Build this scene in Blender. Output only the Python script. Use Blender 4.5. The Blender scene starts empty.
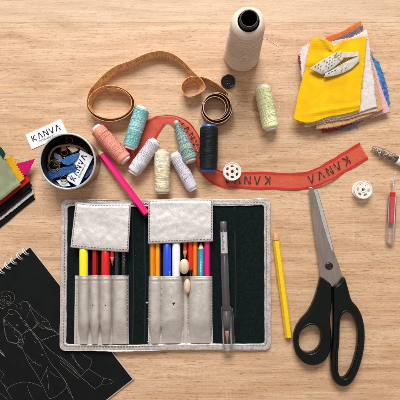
import bpy, bmesh, math, random
from mathutils import Vector, Matrix, noise
random.seed(7)
C = bpy.context.scene.collection
scene = bpy.context.scene
R = math.radians
MM = 0.001
H = 480.0          # camera height above the table, mm
S = 1.1            # mm of table per picture unit

# ---------------------------------------------------------------- camera, world, light
cam_d = bpy.data.cameras.new('camera'); cam = bpy.data.objects.new('camera', cam_d); C.objects.link(cam)
cam.location = (0, 0, H*MM); cam_d.sensor_width = 36; cam_d.lens = 36*H/(400*S)
cam_d.clip_start = 0.02; cam_d.clip_end = 20
scene.camera = cam
w = bpy.data.worlds.new('World'); scene.world = w; w.use_nodes = True
bg = w.node_tree.nodes['Background']
bg.inputs[0].default_value = (1.0, 0.91, 0.83, 1); bg.inputs[1].default_value = 0.42
def area(name, loc, target, size, size_y, power, col):
    d = bpy.data.lights.new(name, 'AREA'); d.shape = 'RECTANGLE'; d.size = size; d.size_y = size_y
    d.energy = power; d.color = col
    o = bpy.data.objects.new(name, d); C.objects.link(o); o.location = loc
    o.rotation_euler = (Vector(target)-Vector(loc)).to_track_quat('-Z', 'Y').to_euler()
    return o
area('window_light', (-0.10, 1.60, 1.38), (0, 0.0, 0), 1.20, 0.80, 66, (0.87, 0.95, 1.0))
scene.view_settings.view_transform = 'Standard'; scene.view_settings.look = 'None'
scene.view_settings.exposure = 0.0; scene.view_settings.gamma = 1
scene.cycles.max_bounces = 10; scene.cycles.transparent_max_bounces = 16

# ---------------------------------------------------------------- helpers
def P(px, py, z=0.0):
    k = (H-z)/H*S
    return Vector(((px-200)*k, -(py-200)*k, z))
def sm(a, b, x):
    t = max(0, min(1, (x-a)/(b-a))); return t*t*(3-2*t)
def lift(X):                                   # the wallet lies over the notebook at its left
    return 3.3*(1-sm(-98, 0, X))
def smooth(pts, n=8):
    pts = [Vector(p) for p in pts]; out = []
    for i in range(len(pts)-1):
        p0 = pts[max(i-1, 0)]; p1 = pts[i]; p2 = pts[i+1]; p3 = pts[min(i+2, len(pts)-1)]
        for k in range(n):
            t = k/n
            out.append(0.5*((2*p1)+(p2-p0)*t+(2*p0-5*p1+4*p2-p3)*t*t+(3*p1-p0-3*p2+p3)*t**3))
    out.append(pts[-1]); return out
def polyval(pl, t):
    n = len(pl)-1; x = min(max(t, 0), 1)*n; i = min(int(x), n-1); f = x-i
    a, b = Vector(pl[i]), Vector(pl[i+1]); return a+(b-a)*f
def srgb(r, g, b):
    f = lambda c: (c/255/12.92) if c/255 <= .04045 else ((c/255+.055)/1.055)**2.4
    return (f(r), f(g), f(b), 1)

def mat(name, col, rough=.5, metal=0., col2=None, nscale=.3, namt=.5, bump=0., bscale=2., stretch=(1,1,1), sheen=0., coat=0., spec=.5, sss=0., weave=0., clear=None, detail=4, bdist=.0004):
    m = bpy.data.materials.new(name); m.use_nodes = True; nt = m.node_tree; N = nt.nodes; L = nt.links
    b = N['Principled BSDF']; b.inputs['Roughness'].default_value = rough; b.inputs['Metallic'].default_value = metal
    b.inputs['Specular IOR Level'].default_value = spec
    if sheen: b.inputs['Sheen Weight'].default_value = sheen*(.4 if col[0]+col[1]+col[2] > .2 else .02); b.inputs['Sheen Roughness'].default_value = .4
    if coat: b.inputs['Coat Weight'].default_value = coat; b.inputs['Coat Roughness'].default_value = .12
    if sss: b.inputs['Subsurface Weight'].default_value = sss; b.inputs['Subsurface Radius'].default_value = (.002,.0015,.001); b.inputs['Subsurface Scale'].default_value = 1
    tc = N.new('ShaderNodeTexCoord'); mp = N.new('ShaderNodeMapping'); L.new(tc.outputs['Object'], mp.inputs['Vector'])
    mp.inputs['Scale'].default_value = tuple(1000*s for s in stretch)
    col = tuple(col)+((1,) if len(col) == 3 else ())
    c2 = tuple(c*.82 for c in col[:3])+(1,) if col2 is None else tuple(col2)
    n = N.new('ShaderNodeTexNoise'); n.inputs['Scale'].default_value = nscale; n.inputs['Detail'].default_value = detail
    L.new(mp.outputs[0], n.inputs['Vector'])
    rp = N.new('ShaderNodeMapRange'); rp.inputs[1].default_value = .35; rp.inputs[2].default_value = .65; rp.inputs[4].default_value = namt*2 if namt < .5 else 1
    L.new(n.outputs[0], rp.inputs[0])
    mx = N.new('ShaderNodeMix'); mx.data_type = 'RGBA'; mx.inputs[6].default_value = col; mx.inputs[7].default_value = c2
    L.new(rp.outputs[0], mx.inputs[0]); L.new(mx.outputs[2], b.inputs['Base Color'])
    hsrc = None
    if weave:
        w1 = N.new('ShaderNodeTexWave'); w1.bands_direction = 'X'; w1.inputs['Scale'].default_value = weave; w1.inputs['Distortion'].default_value = 1.
        w2 = N.new('ShaderNodeTexWave'); w2.bands_direction = 'Y'; w2.inputs['Scale'].default_value = weave; w2.inputs['Distortion'].default_value = 1.
        L.new(mp.outputs[0], w1.inputs[0]); L.new(mp.outputs[0], w2.inputs[0])
        ad = N.new('ShaderNodeMath'); ad.operation = 'ADD'; L.new(w1.outputs[1], ad.inputs[0]); L.new(w2.outputs[1], ad.inputs[1]); hsrc = ad.outputs[0]
    if bump:
        n2 = N.new('ShaderNodeTexNoise'); n2.inputs['Scale'].default_value = bscale; n2.inputs['Detail'].default_value = 5
        L.new(mp.outputs[0], n2.inputs['Vector'])
        s2 = n2.outputs[0]
        if hsrc:
            a2 = N.new('ShaderNodeMath'); a2.operation = 'ADD'; L.new(hsrc, a2.inputs[0]); L.new(s2, a2.inputs[1]); s2 = a2.outputs[0]
        bp = N.new('ShaderNodeBump'); bp.inputs['Strength'].default_value = bump; bp.inputs['Distance'].default_value = bdist
        L.new(s2, bp.inputs['Height']); L.new(bp.outputs[0], b.inputs['Normal'])
    if clear is not None:
        tr = N.new('ShaderNodeBsdfTransparent'); ms = N.new('ShaderNodeMixShader'); out = N['Material Output']
        fr = N.new('ShaderNodeFresnel'); fr.inputs[0].default_value = 1.28
        mth = N.new('ShaderNodeMath'); mth.operation = 'ADD'; mth.use_clamp = True; mth.inputs[1].default_value = clear
        L.new(fr.outputs[0], mth.inputs[0]); L.new(mth.outputs[0], ms.inputs[0]); L.new(tr.outputs[0], ms.inputs[1]); L.new(b.outputs[0], ms.inputs[2])
        L.new(ms.outputs[0], out.inputs[0])
    return m

ORIGIN = {}
class MB:
    def __init__(s): s.v = []; s.f = []; s.mi = []; s.sm = []
    def add(s, vs, fs, mi=0, smooth=True):
        b = len(s.v); s.v += [Vector(v) for v in vs]
        for f in fs: s.f.append(tuple(i+b for i in f)); s.mi.append(mi); s.sm.append(smooth)
    def grid(s, rows, mi=0, smooth=True, closed=False):
        nr, nc = len(rows), len(rows[0]); vs = [p for r in rows for p in r]; fs = []
        for i in range(nr-1):
            for j in range(nc if closed else nc-1):
                k = (j+1) % nc; fs.append((i*nc+j, i*nc+k, (i+1)*nc+k, (i+1)*nc+j))
        s.add(vs, fs, mi, smooth)
    def tube(s, path, r, seg=8, mi=0, caps=True, smooth=True, flat=1.0):
        path = [Vector(p) for p in path]; n = len(path); rows = []
        t = (path[1]-path[0]).normalized(); up = Vector((0,0,1)) if abs(t.z) < .9 else Vector((1,0,0))
        a = t.cross(up).normalized()
        for i in range(n):
            t = (path[min(i+1, n-1)]-path[max(i-1, 0)]).normalized()
            a = (a-t*a.dot(t)); a = a.normalized() if a.length > 1e-6 else t.orthogonal().normalized()
            b = t.cross(a); rr = r[i] if hasattr(r, '__len__') else r
            rows.append([path[i]+a*math.cos(2*math.pi*k/seg)*rr+b*math.sin(2*math.pi*k/seg)*rr*flat for k in range(seg)])
        base = len(s.v); s.grid(rows, mi, smooth, True)
        if caps:
            s.f.append(tuple(base+k for k in reversed(range(seg)))); s.mi.append(mi); s.sm.append(False)
            s.f.append(tuple(base+(n-1)*seg+k for k in range(seg))); s.mi.append(mi); s.sm.append(False)
    def lathe(s, p1, p2, prof, seg=32, mi=0, smooth=True, caps=True, phase=0):
        p1, p2 = Vector(p1), Vector(p2); t = (p2-p1).normalized()
        up = Vector((0,0,1)) if abs(t.z) < .9 else Vector((1,0,0)); a = t.cross(up).normalized(); b = t.cross(a)
        rows = [[p1+t*d+a*math.cos(2*math.pi*k/seg+phase)*r+b*math.sin(2*math.pi*k/seg+phase)*r for k in range(seg)] for d, r in prof]
        base = len(s.v); s.grid(rows, mi, smooth, True); n = len(rows)
        if caps:
            s.f.append(tuple(base+k for k in reversed(range(seg)))); s.mi.append(mi); s.sm.append(False)
            s.f.append(tuple(base+(n-1)*seg+k for k in range(seg))); s.mi.append(mi); s.sm.append(False)
    def slab(s, pts, z0, z1, mi=0, f=None):       # convex outline in mm
        n = len(pts); vs = [Vector((p[0], p[1], z0)) for p in pts]+[Vector((p[0], p[1], z1)) for p in pts]
        s.add(vs, [tuple(reversed(range(n))), tuple(range(n, 2*n))]+[(i, (i+1) % n, n+(i+1) % n, n+i) for i in range(n)], mi, False)
    def raw(s, vs, fs, mi=0, smooth=False, fn=None):
        s.add([fn(Vector(v)) if fn else v for v in vs], fs, mi, smooth)
    def build(s, name, mats, parent=None, tilt=False, bevel=0, solid=0, weld=False):
        if not isinstance(mats, (list, tuple)): mats = [mats]
        vs = [v.copy() for v in s.v]
        if tilt:
            for v in vs: v.z += lift(v.x)
        if parent is None:
            xs = [v.x for v in vs]; ys = [v.y for v in vs]; zs = [v.z for v in vs]
            o0 = Vector(((min(xs)+max(xs))/2, (min(ys)+max(ys))/2, min(zs)))
        else: o0 = ORIGIN[parent.name]
        me = bpy.data.meshes.new(name); me.from_pydata([tuple((v-o0)*MM) for v in vs], [], s.f)
        for m in mats: me.materials.append(m)
        me.polygons.foreach_set('material_index', s.mi); me.polygons.foreach_set('use_smooth', s.sm); me.update()
        o = bpy.data.objects.new(name, me); C.objects.link(o)
        if parent is None: o.location = o0*MM
        else: o.parent = parent
        ORIGIN[o.name] = o0
        if weld:
            md = o.modifiers.new('w', 'WELD'); md.merge_threshold = 1e-5
        if solid:
            md = o.modifiers.new('s', 'SOLIDIFY'); md.thickness = solid*MM; md.offset = -1
        if bevel:
            md = o.modifiers.new('b', 'BEVEL'); md.width = bevel*MM; md.segments = 3; md.limit_method = 'ANGLE'; md.angle_limit = R(40)
        return o
def tag(o, label, cat, group=None):
    o['label'] = label; o['category'] = cat
    if group: o['group'] = group
    return o
def empty(name, loc, label, cat, group=None):
    o = bpy.data.objects.new(name, None); C.objects.link(o); o.location = Vector(loc)*MM; o.empty_display_size = .01
    ORIGIN[o.name] = Vector(loc); return tag(o, label, cat, group)

def curve_mesh(loops, thick, bev, res=3):
    """2D outlines (mm) with holes -> rounded solid centred on z=0; returns verts, faces"""
    cu = bpy.data.curves.new('tmp', 'CURVE'); cu.dimensions = '2D'; cu.fill_mode = 'BOTH'
    cu.extrude = max(thick/2-bev, 0.0001); cu.bevel_depth = bev; cu.bevel_resolution = res; cu.offset = -bev
    for lp in loops:
        sp = cu.splines.new('POLY'); sp.points.add(len(lp)-1); sp.use_cyclic_u = True
        for i, p in enumerate(lp): sp.points[i].co = (p[0], p[1], 0, 1)
    o = bpy.data.objects.new('tmp', cu); C.objects.link(o)
    dg = bpy.context.evaluated_depsgraph_get(); me = bpy.data.meshes.new_from_object(o.evaluated_get(dg))
    vs = [v.co.copy() for v in me.vertices]; fs = [tuple(p.vertices) for p in me.polygons]
    bpy.data.objects.remove(o); bpy.data.curves.remove(cu); bpy.data.meshes.remove(me); return vs, fs
def text_mesh(body, size):
    cu = bpy.data.curves.new('tmp', 'FONT'); cu.body = body; cu.size = size; cu.align_x = 'CENTER'; cu.align_y = 'CENTER'; cu.resolution_u = 3
    o = bpy.data.objects.new('tmp', cu); C.objects.link(o)
    dg = bpy.context.evaluated_depsgraph_get(); me = bpy.data.meshes.new_from_object(o.evaluated_get(dg))
    vs = [v.co.copy() for v in me.vertices]; fs = [tuple(p.vertices) for p in me.polygons]
    bpy.data.objects.remove(o); bpy.data.curves.remove(cu); bpy.data.meshes.remove(me); return vs, fs
def closed(pts, n=6):                            # smooth closed outline
    m = len(pts); pts = [Vector(p) for p in pts]; out = []
    for i in range(m):
        p0, p1, p2, p3 = pts[(i-1) % m], pts[i], pts[(i+1) % m], pts[(i+2) % m]
        for k in range(n):
            t = k/n; out.append(0.5*((2*p1)+(p2-p0)*t+(2*p0-5*p1+4*p2-p3)*t*t+(3*p1-p0-3*p2+p3)*t**3))
    return out
def circ(cx, cy, r, n=24, ry=None, rot=0):
    ry = ry or r; return [(cx+r*math.cos(a)*math.cos(rot)-ry*math.sin(a)*math.sin(rot), cy+r*math.cos(a)*math.sin(rot)+ry*math.sin(a)*math.cos(rot)) for a in [2*math.pi*k/n for k in range(n)]]

# the stencil lettering: strokes in a box of width .8 and height 1
LET = {'K': [((0,0),(0,.42)),((0,.55),(0,1)),((.14,.5),(.62,1)),((.14,.46),(.62,0))],
       'A': [((0,0),(.32,1)),((.38,1),(.52,.56)),((.56,.44),(.70,0))],
       'N': [((0,0),(0,.45)),((0,.58),(0,1)),((.05,1),(.32,.56)),((.36,.46),(.62,0)),((.66,0),(.66,1))],
       'V': [((0,1),(.14,.56)),((.18,.44),(.33,0)),((.37,0),(.70,1))]}
def kanva(mb, fn, h, gap=1.12, wd=.13, mi=0):
    """writes KANVA centred on 0; fn maps (x,y) mm to a point"""
    x0 = -(5*gap*.8*h*.9)/2+.05*h
    for i, ch in enumerate('KANVA'):
        ox = x0+i*gap*.8*h*.95
        for (a, b) in LET[ch]:
            a = Vector(a)*h; b = Vector(b)*h; d = (b-a); nrm = Vector((-d.y, d.x)).normalized()*wd*h/2
            k = 4; L_, R_ = [], []
            for j in range(k+1):
                p = a+d*j/k; q1 = p+nrm; q2 = p-nrm
                L_.append(fn(ox+q1.x, q1.y-h/2)); R_.append(fn(ox+q2.x, q2.y-h/2))
            mb.grid([L_, R_], mi, False)

def sheet(mb, top, bot, zf, nu, nv, teeth=0, tooth=1.0, wob=0, seed=0, mi=0):
    top = smooth([Vector((p[0], p[1], 0)) for p in top], 8); bot = smooth([Vector((p[0], p[1], 0)) for p in bot], 8)
    rows = []
    for j in range(nv+1):
        v = j/nv; row = []
        for i in range(nu+1):
            u = i/nu; p = polyval(top, u).lerp(polyval(bot, u), v)
            cx = polyval(top, .5).lerp(polyval(bot, .5), .5); d = p-cx
            e = 0
            if teeth and (i in (0, nu) or j in (0, nv)):
                k = j if i in (0, nu) else i
                e = (tooth*.32 if k % 2 else -tooth*.32)+tooth*.45*noise.noise(Vector((i*.9, j*.9, seed)))+tooth*.5*noise.noise(Vector((i*.21, j*.21, seed)))
            if wob: e += wob*noise.noise(Vector((p.x*.05, p.y*.05, seed+3.3)))*max(abs(2*u-1), abs(2*v-1))**6
            if e and d.length: p = p+d.normalized()*e
            row.append(P(p.x, p.y, zf(u, v, p.x, p.y)))
        rows.append(row[::-1])
    mb.grid(rows, mi, True)

class Band:
    def __init__(s, cs, ws):
        """cs: centre points mm, ws: full width vectors mm"""
        c = smooth([Vector(p) for p in cs], 14); wv = smooth([Vector(p) for p in ws], 14)
        L = [0]
        for i in range(1, len(c)): L.append(L[-1]+(c[i]-c[i-1]).length)
        s.c, s.w, s.L, s.len = c, wv, L, L[-1]
    def at(s, u, v=0, off=0):
        u = max(0, min(s.len, u)); lo, hi = 0, len(s.L)-1
        while hi-lo > 1:
            m = (lo+hi)//2
            if s.L[m] <= u: lo = m
            else: hi = m
        f = (u-s.L[lo])/max(1e-9, s.L[hi]-s.L[lo]); c = s.c[lo].lerp(s.c[hi], f); wv = s.w[lo].lerp(s.w[hi], f)
        a, b = max(lo-1, 0), min(hi+1, len(s.c)-1); t = (s.c[b]-s.c[a]).normalized(); n = t.cross(wv).normalized()
        return c+wv*v+n*off
    def mesh(s, mb, v0, v1, th, nv=4, step=1.2, mf=0, mbk=0, u0=0, u1=None, me=None):
        me = mf if me is None else me
        u1 = s.len if u1 is None else u1; n = max(3, int((u1-u0)/step))
        F = [[s.at(u0+(u1-u0)*i/n, v0+(v1-v0)*j/nv, th/2) for j in range(nv+1)] for i in range(n+1)]
        B = [[s.at(u0+(u1-u0)*i/n, v0+(v1-v0)*j/nv, -th/2) for j in range(nv+1)] for i in range(n+1)]
        mb.grid(F, mf); mb.grid(B, mbk)
        mb.grid([[f[0] for f in F], [b[0] for b in B]], me); mb.grid([[f[-1] for f in F], [b[-1] for b in B]], me)
        mb.grid([F[0], B[0]], mf); mb.grid([F[-1], B[-1]], mf)

# ---------------------------------------------------------------- table
def wood():
    m = bpy.data.materials.new('oak'); m.use_nodes = True; nt = m.node_tree; N = nt.nodes; L = nt.links; b = N['Principled BSDF']
    tc = N.new('ShaderNodeTexCoord')
    def mp(sx, sy, loc=(0,0,0)):
        n = N.new('ShaderNodeMapping'); n.inputs['Scale'].default_value = (sx*1000, sy*1000, 1000); n.inputs['Location'].default_value = loc
        L.new(tc.outputs['Object'], n.inputs[0]); return n.outputs[0]
    def nz(vec, sc, det=4, dist=0, rough=.5):
        n = N.new('ShaderNodeTexNoise'); n.inputs['Scale'].default_value = sc; n.inputs['Detail'].default_value = det; n.inputs['Distortion'].default_value = dist
        n.inputs['Roughness'].default_value = rough; L.new(vec, n.inputs['Vector']); return n.outputs[0]
    def mr(src, a, b_, c=0, d=1):
        n = N.new('ShaderNodeMapRange'); n.inputs[1].default_value = a; n.inputs[2].default_value = b_; n.inputs[3].default_value = c; n.inputs[4].default_value = d
        L.new(src, n.inputs[0]); return n.outputs[0]
    def mix(f, a, c2, blend='MIX'):
        n = N.new('ShaderNodeMix'); n.data_type = 'RGBA'; n.blend_type = blend
        if isinstance(f, float): n.inputs[0].default_value = f
        else: L.new(f, n.inputs[0])
        for k, x in ((6, a), (7, c2)):
            if isinstance(x, tuple): n.inputs[k].default_value = x
            else: L.new(x, n.inputs[k])
        return n.outputs[2]
    def math_(op, a, c2):
        n = N.new('ShaderNodeMath'); n.operation = op
        for k, x in ((0, a), (1, c2)):
            if isinstance(x, (int, float)): n.inputs[k].default_value = x
            else: L.new(x, n.inputs[k])
        return n.outputs[0]
    base = mix(mr(nz(mp(.12, 1), .03, 3, .6), .3, .7), WOOD_A, WOOD_B)
    # growth rings: bands along x bent by a slow noise
    sep = N.new('ShaderNodeSeparateXYZ'); L.new(mp(1, 1), sep.inputs[0])
    bend = nz(mp(.28, 1, (7.3, 2.1, 0)), .022, 2, 0, .45)
    ph = math_('ADD', math_('MULTIPLY', sep.outputs[1], .30), math_('MULTIPLY', bend, 26))
    ring = math_('SINE', ph, 0)
    ring = mr(ring, -1, 1)
    amt = mr(nz(mp(.3, 1, (1, 5, 0)), .03, 2), .35, .7, .14, .75)
    c = mix(math_('MULTIPLY', ring, amt), base, WOOD_C)
    # fine fibre
    c = mix(mr(nz(mp(.022, 1), 1.0, 6, .2, .7), .40, .66, 0, .62), c, WOOD_C)
    c = mix(mr(nz(mp(.03, 1, (3, 9, 0)), .55, 3, .4), .4, .75, 0, .35), c, WOOD_L)
    # pores: short dark dashes, tilted a little
    rot = N.new('ShaderNodeMapping'); rot.inputs['Rotation'].default_value = (0, 0, R(5)); L.new(mp(.085, 1, (0, 2, 0)), rot.inputs[0])
    pore = mr(nz(rot.outputs[0], 1.2, 3, 1.0, .55), .58, .65, 0, .55)
    c = mix(pore, c, WOOD_D)
    pore2 = mr(nz(mp(.14, 1, (5, 3, 0)), 2.6, 3, .5, .5), .57, .64, 0, .34)
    c = mix(pore2, c, WOOD_D)
    # pale cross marks of the saw
    saw = mr(nz(mp(1, .09, (4, 4, 0)), .42, 1), .62, .74, 0, .16)
    zone = mr(nz(mp(1, 1, (8, 1, 0)), .018, 2), .5, .6, 0, 1)
    c = mix(math_('MULTIPLY', saw, zone), c, WOOD_L)
    # joint between two staves
    j = math_('COMPARE', sep.outputs[1], 195.5); N_ = j.node; N_.inputs[2].default_value = .35
    c = mix(math_('MULTIPLY', j, .35), c, WOOD_D)
    st = math_('GREATER_THAN', sep.outputs[1], 195.5)
    c = mix(math_('MULTIPLY', st, .35), c, WOOD_G)
    L.new(c, b.inputs['Base Color']); b.inputs['Roughness'].default_value = .42; b.inputs['Specular IOR Level'].default_value = .35
    bp = N.new('ShaderNodeBump'); bp.inputs['Strength'].default_value = .25; bp.inputs['Distance'].default_value = .0003; bp.invert = True
    L.new(pore, bp.inputs['Height']); L.new(bp.outputs[0], b.inputs['Normal'])
    return m
WOOD_A = srgb(226, 188, 152); WOOD_B = srgb(214, 169, 128); WOOD_C = srgb(180, 131, 91); WOOD_L = srgb(238, 210, 181); WOOD_D = srgb(124, 81, 52); WOOD_G = srgb(211, 183, 156)
t = MB(); t.slab([(-700,-560),(700,-560),(700,560),(-700,560)], -28, 0)
tab = t.build('table_top', wood(), bevel=1.5); tab['kind'] = 'structure'
# object coordinates start at the middle of the table: base origin is (0,0,-28)

# ---------------------------------------------------------------- materials
M_white_thread = mat('thread_white', srgb(236,228,230), .6, col2=srgb(205,196,200), nscale=.25, bump=.3, bscale=3, sheen=.2)
M_plastic_white = mat('white_plastic', srgb(238,232,228), .3, bump=.05)
M_black = mat('black_plastic', srgb(20,22,24), .33, col2=srgb(30,32,34), bump=.08, bscale=1.5)
M_black_gloss = mat('black_gloss', srgb(16,18,20), .2, bump=.03)
M_felt = mat('green_black_felt', srgb(7,17,15), .95, col2=srgb(14,27,25), nscale=.35, bump=.8, bscale=1.8, spec=.15, detail=8)
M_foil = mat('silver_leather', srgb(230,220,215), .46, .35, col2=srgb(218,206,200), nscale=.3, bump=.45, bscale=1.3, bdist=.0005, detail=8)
M_foil_shaded = mat('shaded_silver_leather', srgb(218,207,198), .42, .4, col2=srgb(200,187,176), nscale=.12, bump=.6, bscale=2.0, bdist=.0005, detail=8)  # flap leather again for the pockets, its weaker overhead reflection painted as darker colour
M_trim = mat('silver_trim', srgb(218,207,200), .44, .4, col2=srgb(184,172,163), nscale=.35, bump=.6, bscale=1.0, bdist=.0006, detail=8)
M_stitch = mat('grey_stitch', srgb(112,102,98), .8)
M_steel = mat('steel', srgb(190,176,166), .30, .9, col2=srgb(170,156,146), nscale=.25, stretch=(1,.15,1), bump=.06, bscale=3)
M_steel_br = mat('bright_steel', srgb(236,234,232), .30, .75, bump=.03)
M_tin = mat('tin', srgb(200,192,184), .28, .95, col2=srgb(175,168,160), nscale=.1, bump=.05, bscale=.6)
M_card = mat('white_card', srgb(240,236,238), .6, col2=srgb(228,224,226), nscale=.1, bump=.05)
M_ink = mat('black_ink', srgb(34,32,36), .6)
M_ink2 = mat('grey_ink', srgb(110,106,110), .6)
M_lead = mat('graphite', srgb(50,48,50), .4)
M_pinewood = mat('sharpened_wood', srgb(214,168,118), .7, col2=srgb(184,132,84), nscale=.8, bump=.3)
M_clear = mat('clear_plastic', srgb(236,234,232), .12, clear=.01, spec=.6)

# ---------------------------------------------------------------- cone of thread
def cone_of_thread():
    b0 = Vector(((241.5-200)*S, (200-55.3)*S, 0)); top = b0+Vector((-1.6, 3.0, 86)); t = (top-b0)
    root = empty('thread_cone', b0, 'large upright cone of cream sewing thread wound on a black core', 'thread cone')
    mb = MB(); prof = []; n = 210; Lh = 84.0
    rnd = random.Random(3)
    for i in range(n+1):
        h = i/n
        r = 19.2+(15.4-19.2)*h
        if h < .035: r -= (1-h/.035)**2*2.6
        if h > .93: r -= ((h-.93)/.07)**2*4.2
        r += rnd.uniform(-.07, .07)
        if abs(h-.60) < .006: r -= .35
        if abs(h-.33) < .004: r -= .2
        prof.append((1+Lh*h, r))
    prof.append((Lh+.4, 10.0)); prof.insert(0, (1, 9))
    mb.lathe(b0, top, prof, 96, caps=False)
    ax = t.normalized(); a = ax.orthogonal().normalized(); bb = ax.cross(a)
    def helix(turns, h0, h1, off, rr, tilt, ph):
        pts = []
        m = int(turns*40)
        for i in range(m+1):
            f = i/m; an = 2*math.pi*turns*f+ph; h = h0+(h1-h0)*f+tilt*math.sin(an*.97)
            h = max(.02, min(.95, h)); r = 19.2-3.8*h+off
            pts.append(b0+ax*(1+Lh*h)+(a*math.cos(an)+bb*math.sin(an))*r)
        mb.tube(pts, rr, 4, caps=False)
    helix(130, .03, .93, .06, .22, 0, 0)
    helix(14, .1, .92, .3, .16, .012, 1); helix(9, .9, .25, .36, .16, .022, 2); helix(6, .3, .7, .42, .16, .03, 4)
    mb.build('thread_winding', mat('cream_thread', srgb(234,212,192), .75, col2=srgb(218,192,170), nscale=.2, stretch=(.3,.3,2), bump=.4, bscale=3, sheen=.3), root)
    c = MB(); c.lathe(b0, top, [(0,12),(0,14.5),(1.2,14.5),(1.2,9.5),(84,8.6),(89.5,8.4),(90.2,7.9),(90.2,7.2),(89.0,6.7),(30,7),(4,8.2),(4,.1)], 48, caps=False)
    c.build('core', mat('core_black', srgb(12,14,17), .4, bump=.1), root)
    c = MB(); pts = smooth([P(254,52,5),P(262,40,1.0),P(267,39,.3),(P(273,43,.3)),P(279,47,.3),P(278,52,.3),P(273,53,.3)], 8)
    c.tube(pts, .16, 5)
    c.build('loose_thread', M_white_thread, root)
cone_of_thread()

# ---------------------------------------------------------------- lying spools
def spool(label, a, b, r, cols, tube_c, cat='thread spool', cone=0., tails=(), zb=0.2, mess=1., seed=1, tr=.72, core_mat=None, ext=2.4, stripes=None):
    """a,b: picture ends of the winding; r radius mm"""
    ra = r*(1-cone)
    A = P(a[0], a[1], ra+zb); B = P(b[0], b[1], r+zb); ax = (B-A); Lh = ax.length; ax.normalize()
    up = Vector((0,0,1)); s1 = ax.cross(up).normalized(); s2 = ax.cross(s1)
    root = empty('thread_spool', ((A.x+B.x)/2, (A.y+B.y)/2, 0), label, cat, 'small spools of sewing thread')
    rnd = random.Random(seed)
    def rad(f):
        rr = ra+(r-ra)*f
        e = min(f, 1-f)*Lh
        if e < 2.2: rr -= (1-e/2.2)**2*r*.16
        return rr*(1+.035*noise.noise(Vector((f*5, seed*3.1, 0)))*mess)-.25
    mb = MB(); n = 90
    mb.lathe(A, B, [(Lh*i/n, rad(i/n)) for i in range(n+1)], 40, mi=0)
    def helix(turns, f0, f1, off, rr, tilt, ph, mi, wander=0):
        m = max(12, int(turns*22)); pts = []
        for i in range(m+1):
            f = i/m; an = 2*math.pi*turns*f+ph
            h = f0+(f1-f0)*f+tilt*math.sin(an)+wander*noise.noise(Vector((f*turns*.35, seed, ph)))
            h = max(.006, min(.994, h)); q = rad(h)+off
            pts.append(A+ax*Lh*h+(s1*math.cos(an)+s2*math.sin(an))*q)
        mb.tube(pts, rr, 4, mi=mi, caps=False)
    nm = len(cols)
    helix(Lh/.5, .01, .99, .05, .22, .0, 0, 0)
    for k in range(int(9*mess)):
        f0 = rnd.uniform(.02, .6); f1 = f0+rnd.uniform(.2, .38)
        if rnd.random() < .5: f0, f1 = f1, f0
        helix(rnd.uniform(6, 15), f0, f1, .22+.03*k, .2, rnd.uniform(.006, .03)*mess, rnd.uniform(0, 6), k % nm, .02)
    for k in range(int(5*mess)):
        f0 = rnd.uniform(.02, .3); helix(rnd.uniform(1.5, 4), f0, rnd.uniform(.7, .98), .45+.04*k, .18, .02, rnd.uniform(0, 6), k % nm, .05)
    mats = cols
    mb.build('thread_winding', mats, root)
    c = MB(); q = ra*tr; q2 = r*tr
    c.lathe(A-ax*ext, B+ax*ext, [(2.5, q*.5),(.3, q*.55),(0, q*.7),(0, q*.92),(.5, q),(ext+2, q),(Lh+ext-2, q2),(Lh+2*ext-.5, q2),(Lh+2*ext, q2*.92),(Lh+2*ext, q2*.7),(Lh+2*ext-.3, q2*.55),(Lh+2*ext-2.5, q2*.5)], 32)
    c.build('tube', tube_c, root)
    for tl in tails:
        c = MB(); c.tube(smooth([P(*p) if len(p) == 3 else P(p[0], p[1], .3) for p in tl], 8), .14, 5)
        c.build('loose_thread', mats[1], root)
    return root
def tcol(name, *rgb, v=.88):
    c = srgb(*rgb); c2 = tuple(x*v for x in c[:3])+(1,)
    return mat(name, c, .5, col2=c2, nscale=.5, bump=.3, bscale=4, sheen=.25)
core_pale = mat('spool_tube_white', srgb(232,222,222), .45, bump=.1)
core_pink = mat('spool_tube_pink', srgb(238,206,204), .45, bump=.1)
core_blue = mat('spool_tube_blue', srgb(36,92,168), .35, bump=.1)
spool('coral pink thread spool lying beside the round tin', (97,129), (125,159.5), 8.3, [tcol('coral_a',255,172,150), tcol('coral_b',255,186,164), tcol('coral_c',236,140,118)], core_pink, seed=2, zb=.8,
      tails=[[(100,122,8),(97,121,3),(94,131,.3),(89,128,.3)],[(128,160,3),(121,152,.4),(117,163,.4),(125,171,.4),(135,172,.4),(150,170,.4),(152,180,.4)]])
spool('turquoise thread spool leaning towards the small measuring tape loop', (142,109), (130,147), 8.0, [tcol('turq_a',168,220,218), tcol('turq_b',196,230,226), tcol('turq_c',136,196,198)], core_pale, seed=5, zb=.6,
      tails=[[(128,118,3),(122,124,.4),(117,130,.4),(114,137,.4),(118,141,.4)],[(132,151,2),(138,160,.8),(147,150,.8),(150,140,1),(144,131,1)]])
spool('bright white thread spool slanting up to the right over the red ribbon', (155,142), (133.5,172), 7.4, [M_white_thread, tcol('white_b',246,240,242), tcol('white_c',214,204,212)], core_pale, seed=8, zb=1.6,
      tails=[[(133,176,4),(137,183,.4),(143,180,.4),(150,186,.4)]])
spool('cream thread spool standing straight between the two white spools', (162,152), (162.2,192), 8.3, [tcol('cream_a',252,238,206), tcol('cream_b',255,248,226), tcol('cream_c',240,218,176)], mat('spool_tube_cream', srgb(206,190,158), .5), seed=11, zb=.2,
      tails=[[(168,168,8),(173,160,.4),(178,170,.4),(176,180,.4)]])
spool('thin lilac white thread spool lying below the variegated green spool', (175,155), (192.5,188.5), 6.7, [tcol('lilac_a',226,216,222), tcol('lilac_b',240,234,238), tcol('lilac_c',204,194,204)], core_pale, seed=14, zb=.2, mess=.6)
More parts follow.
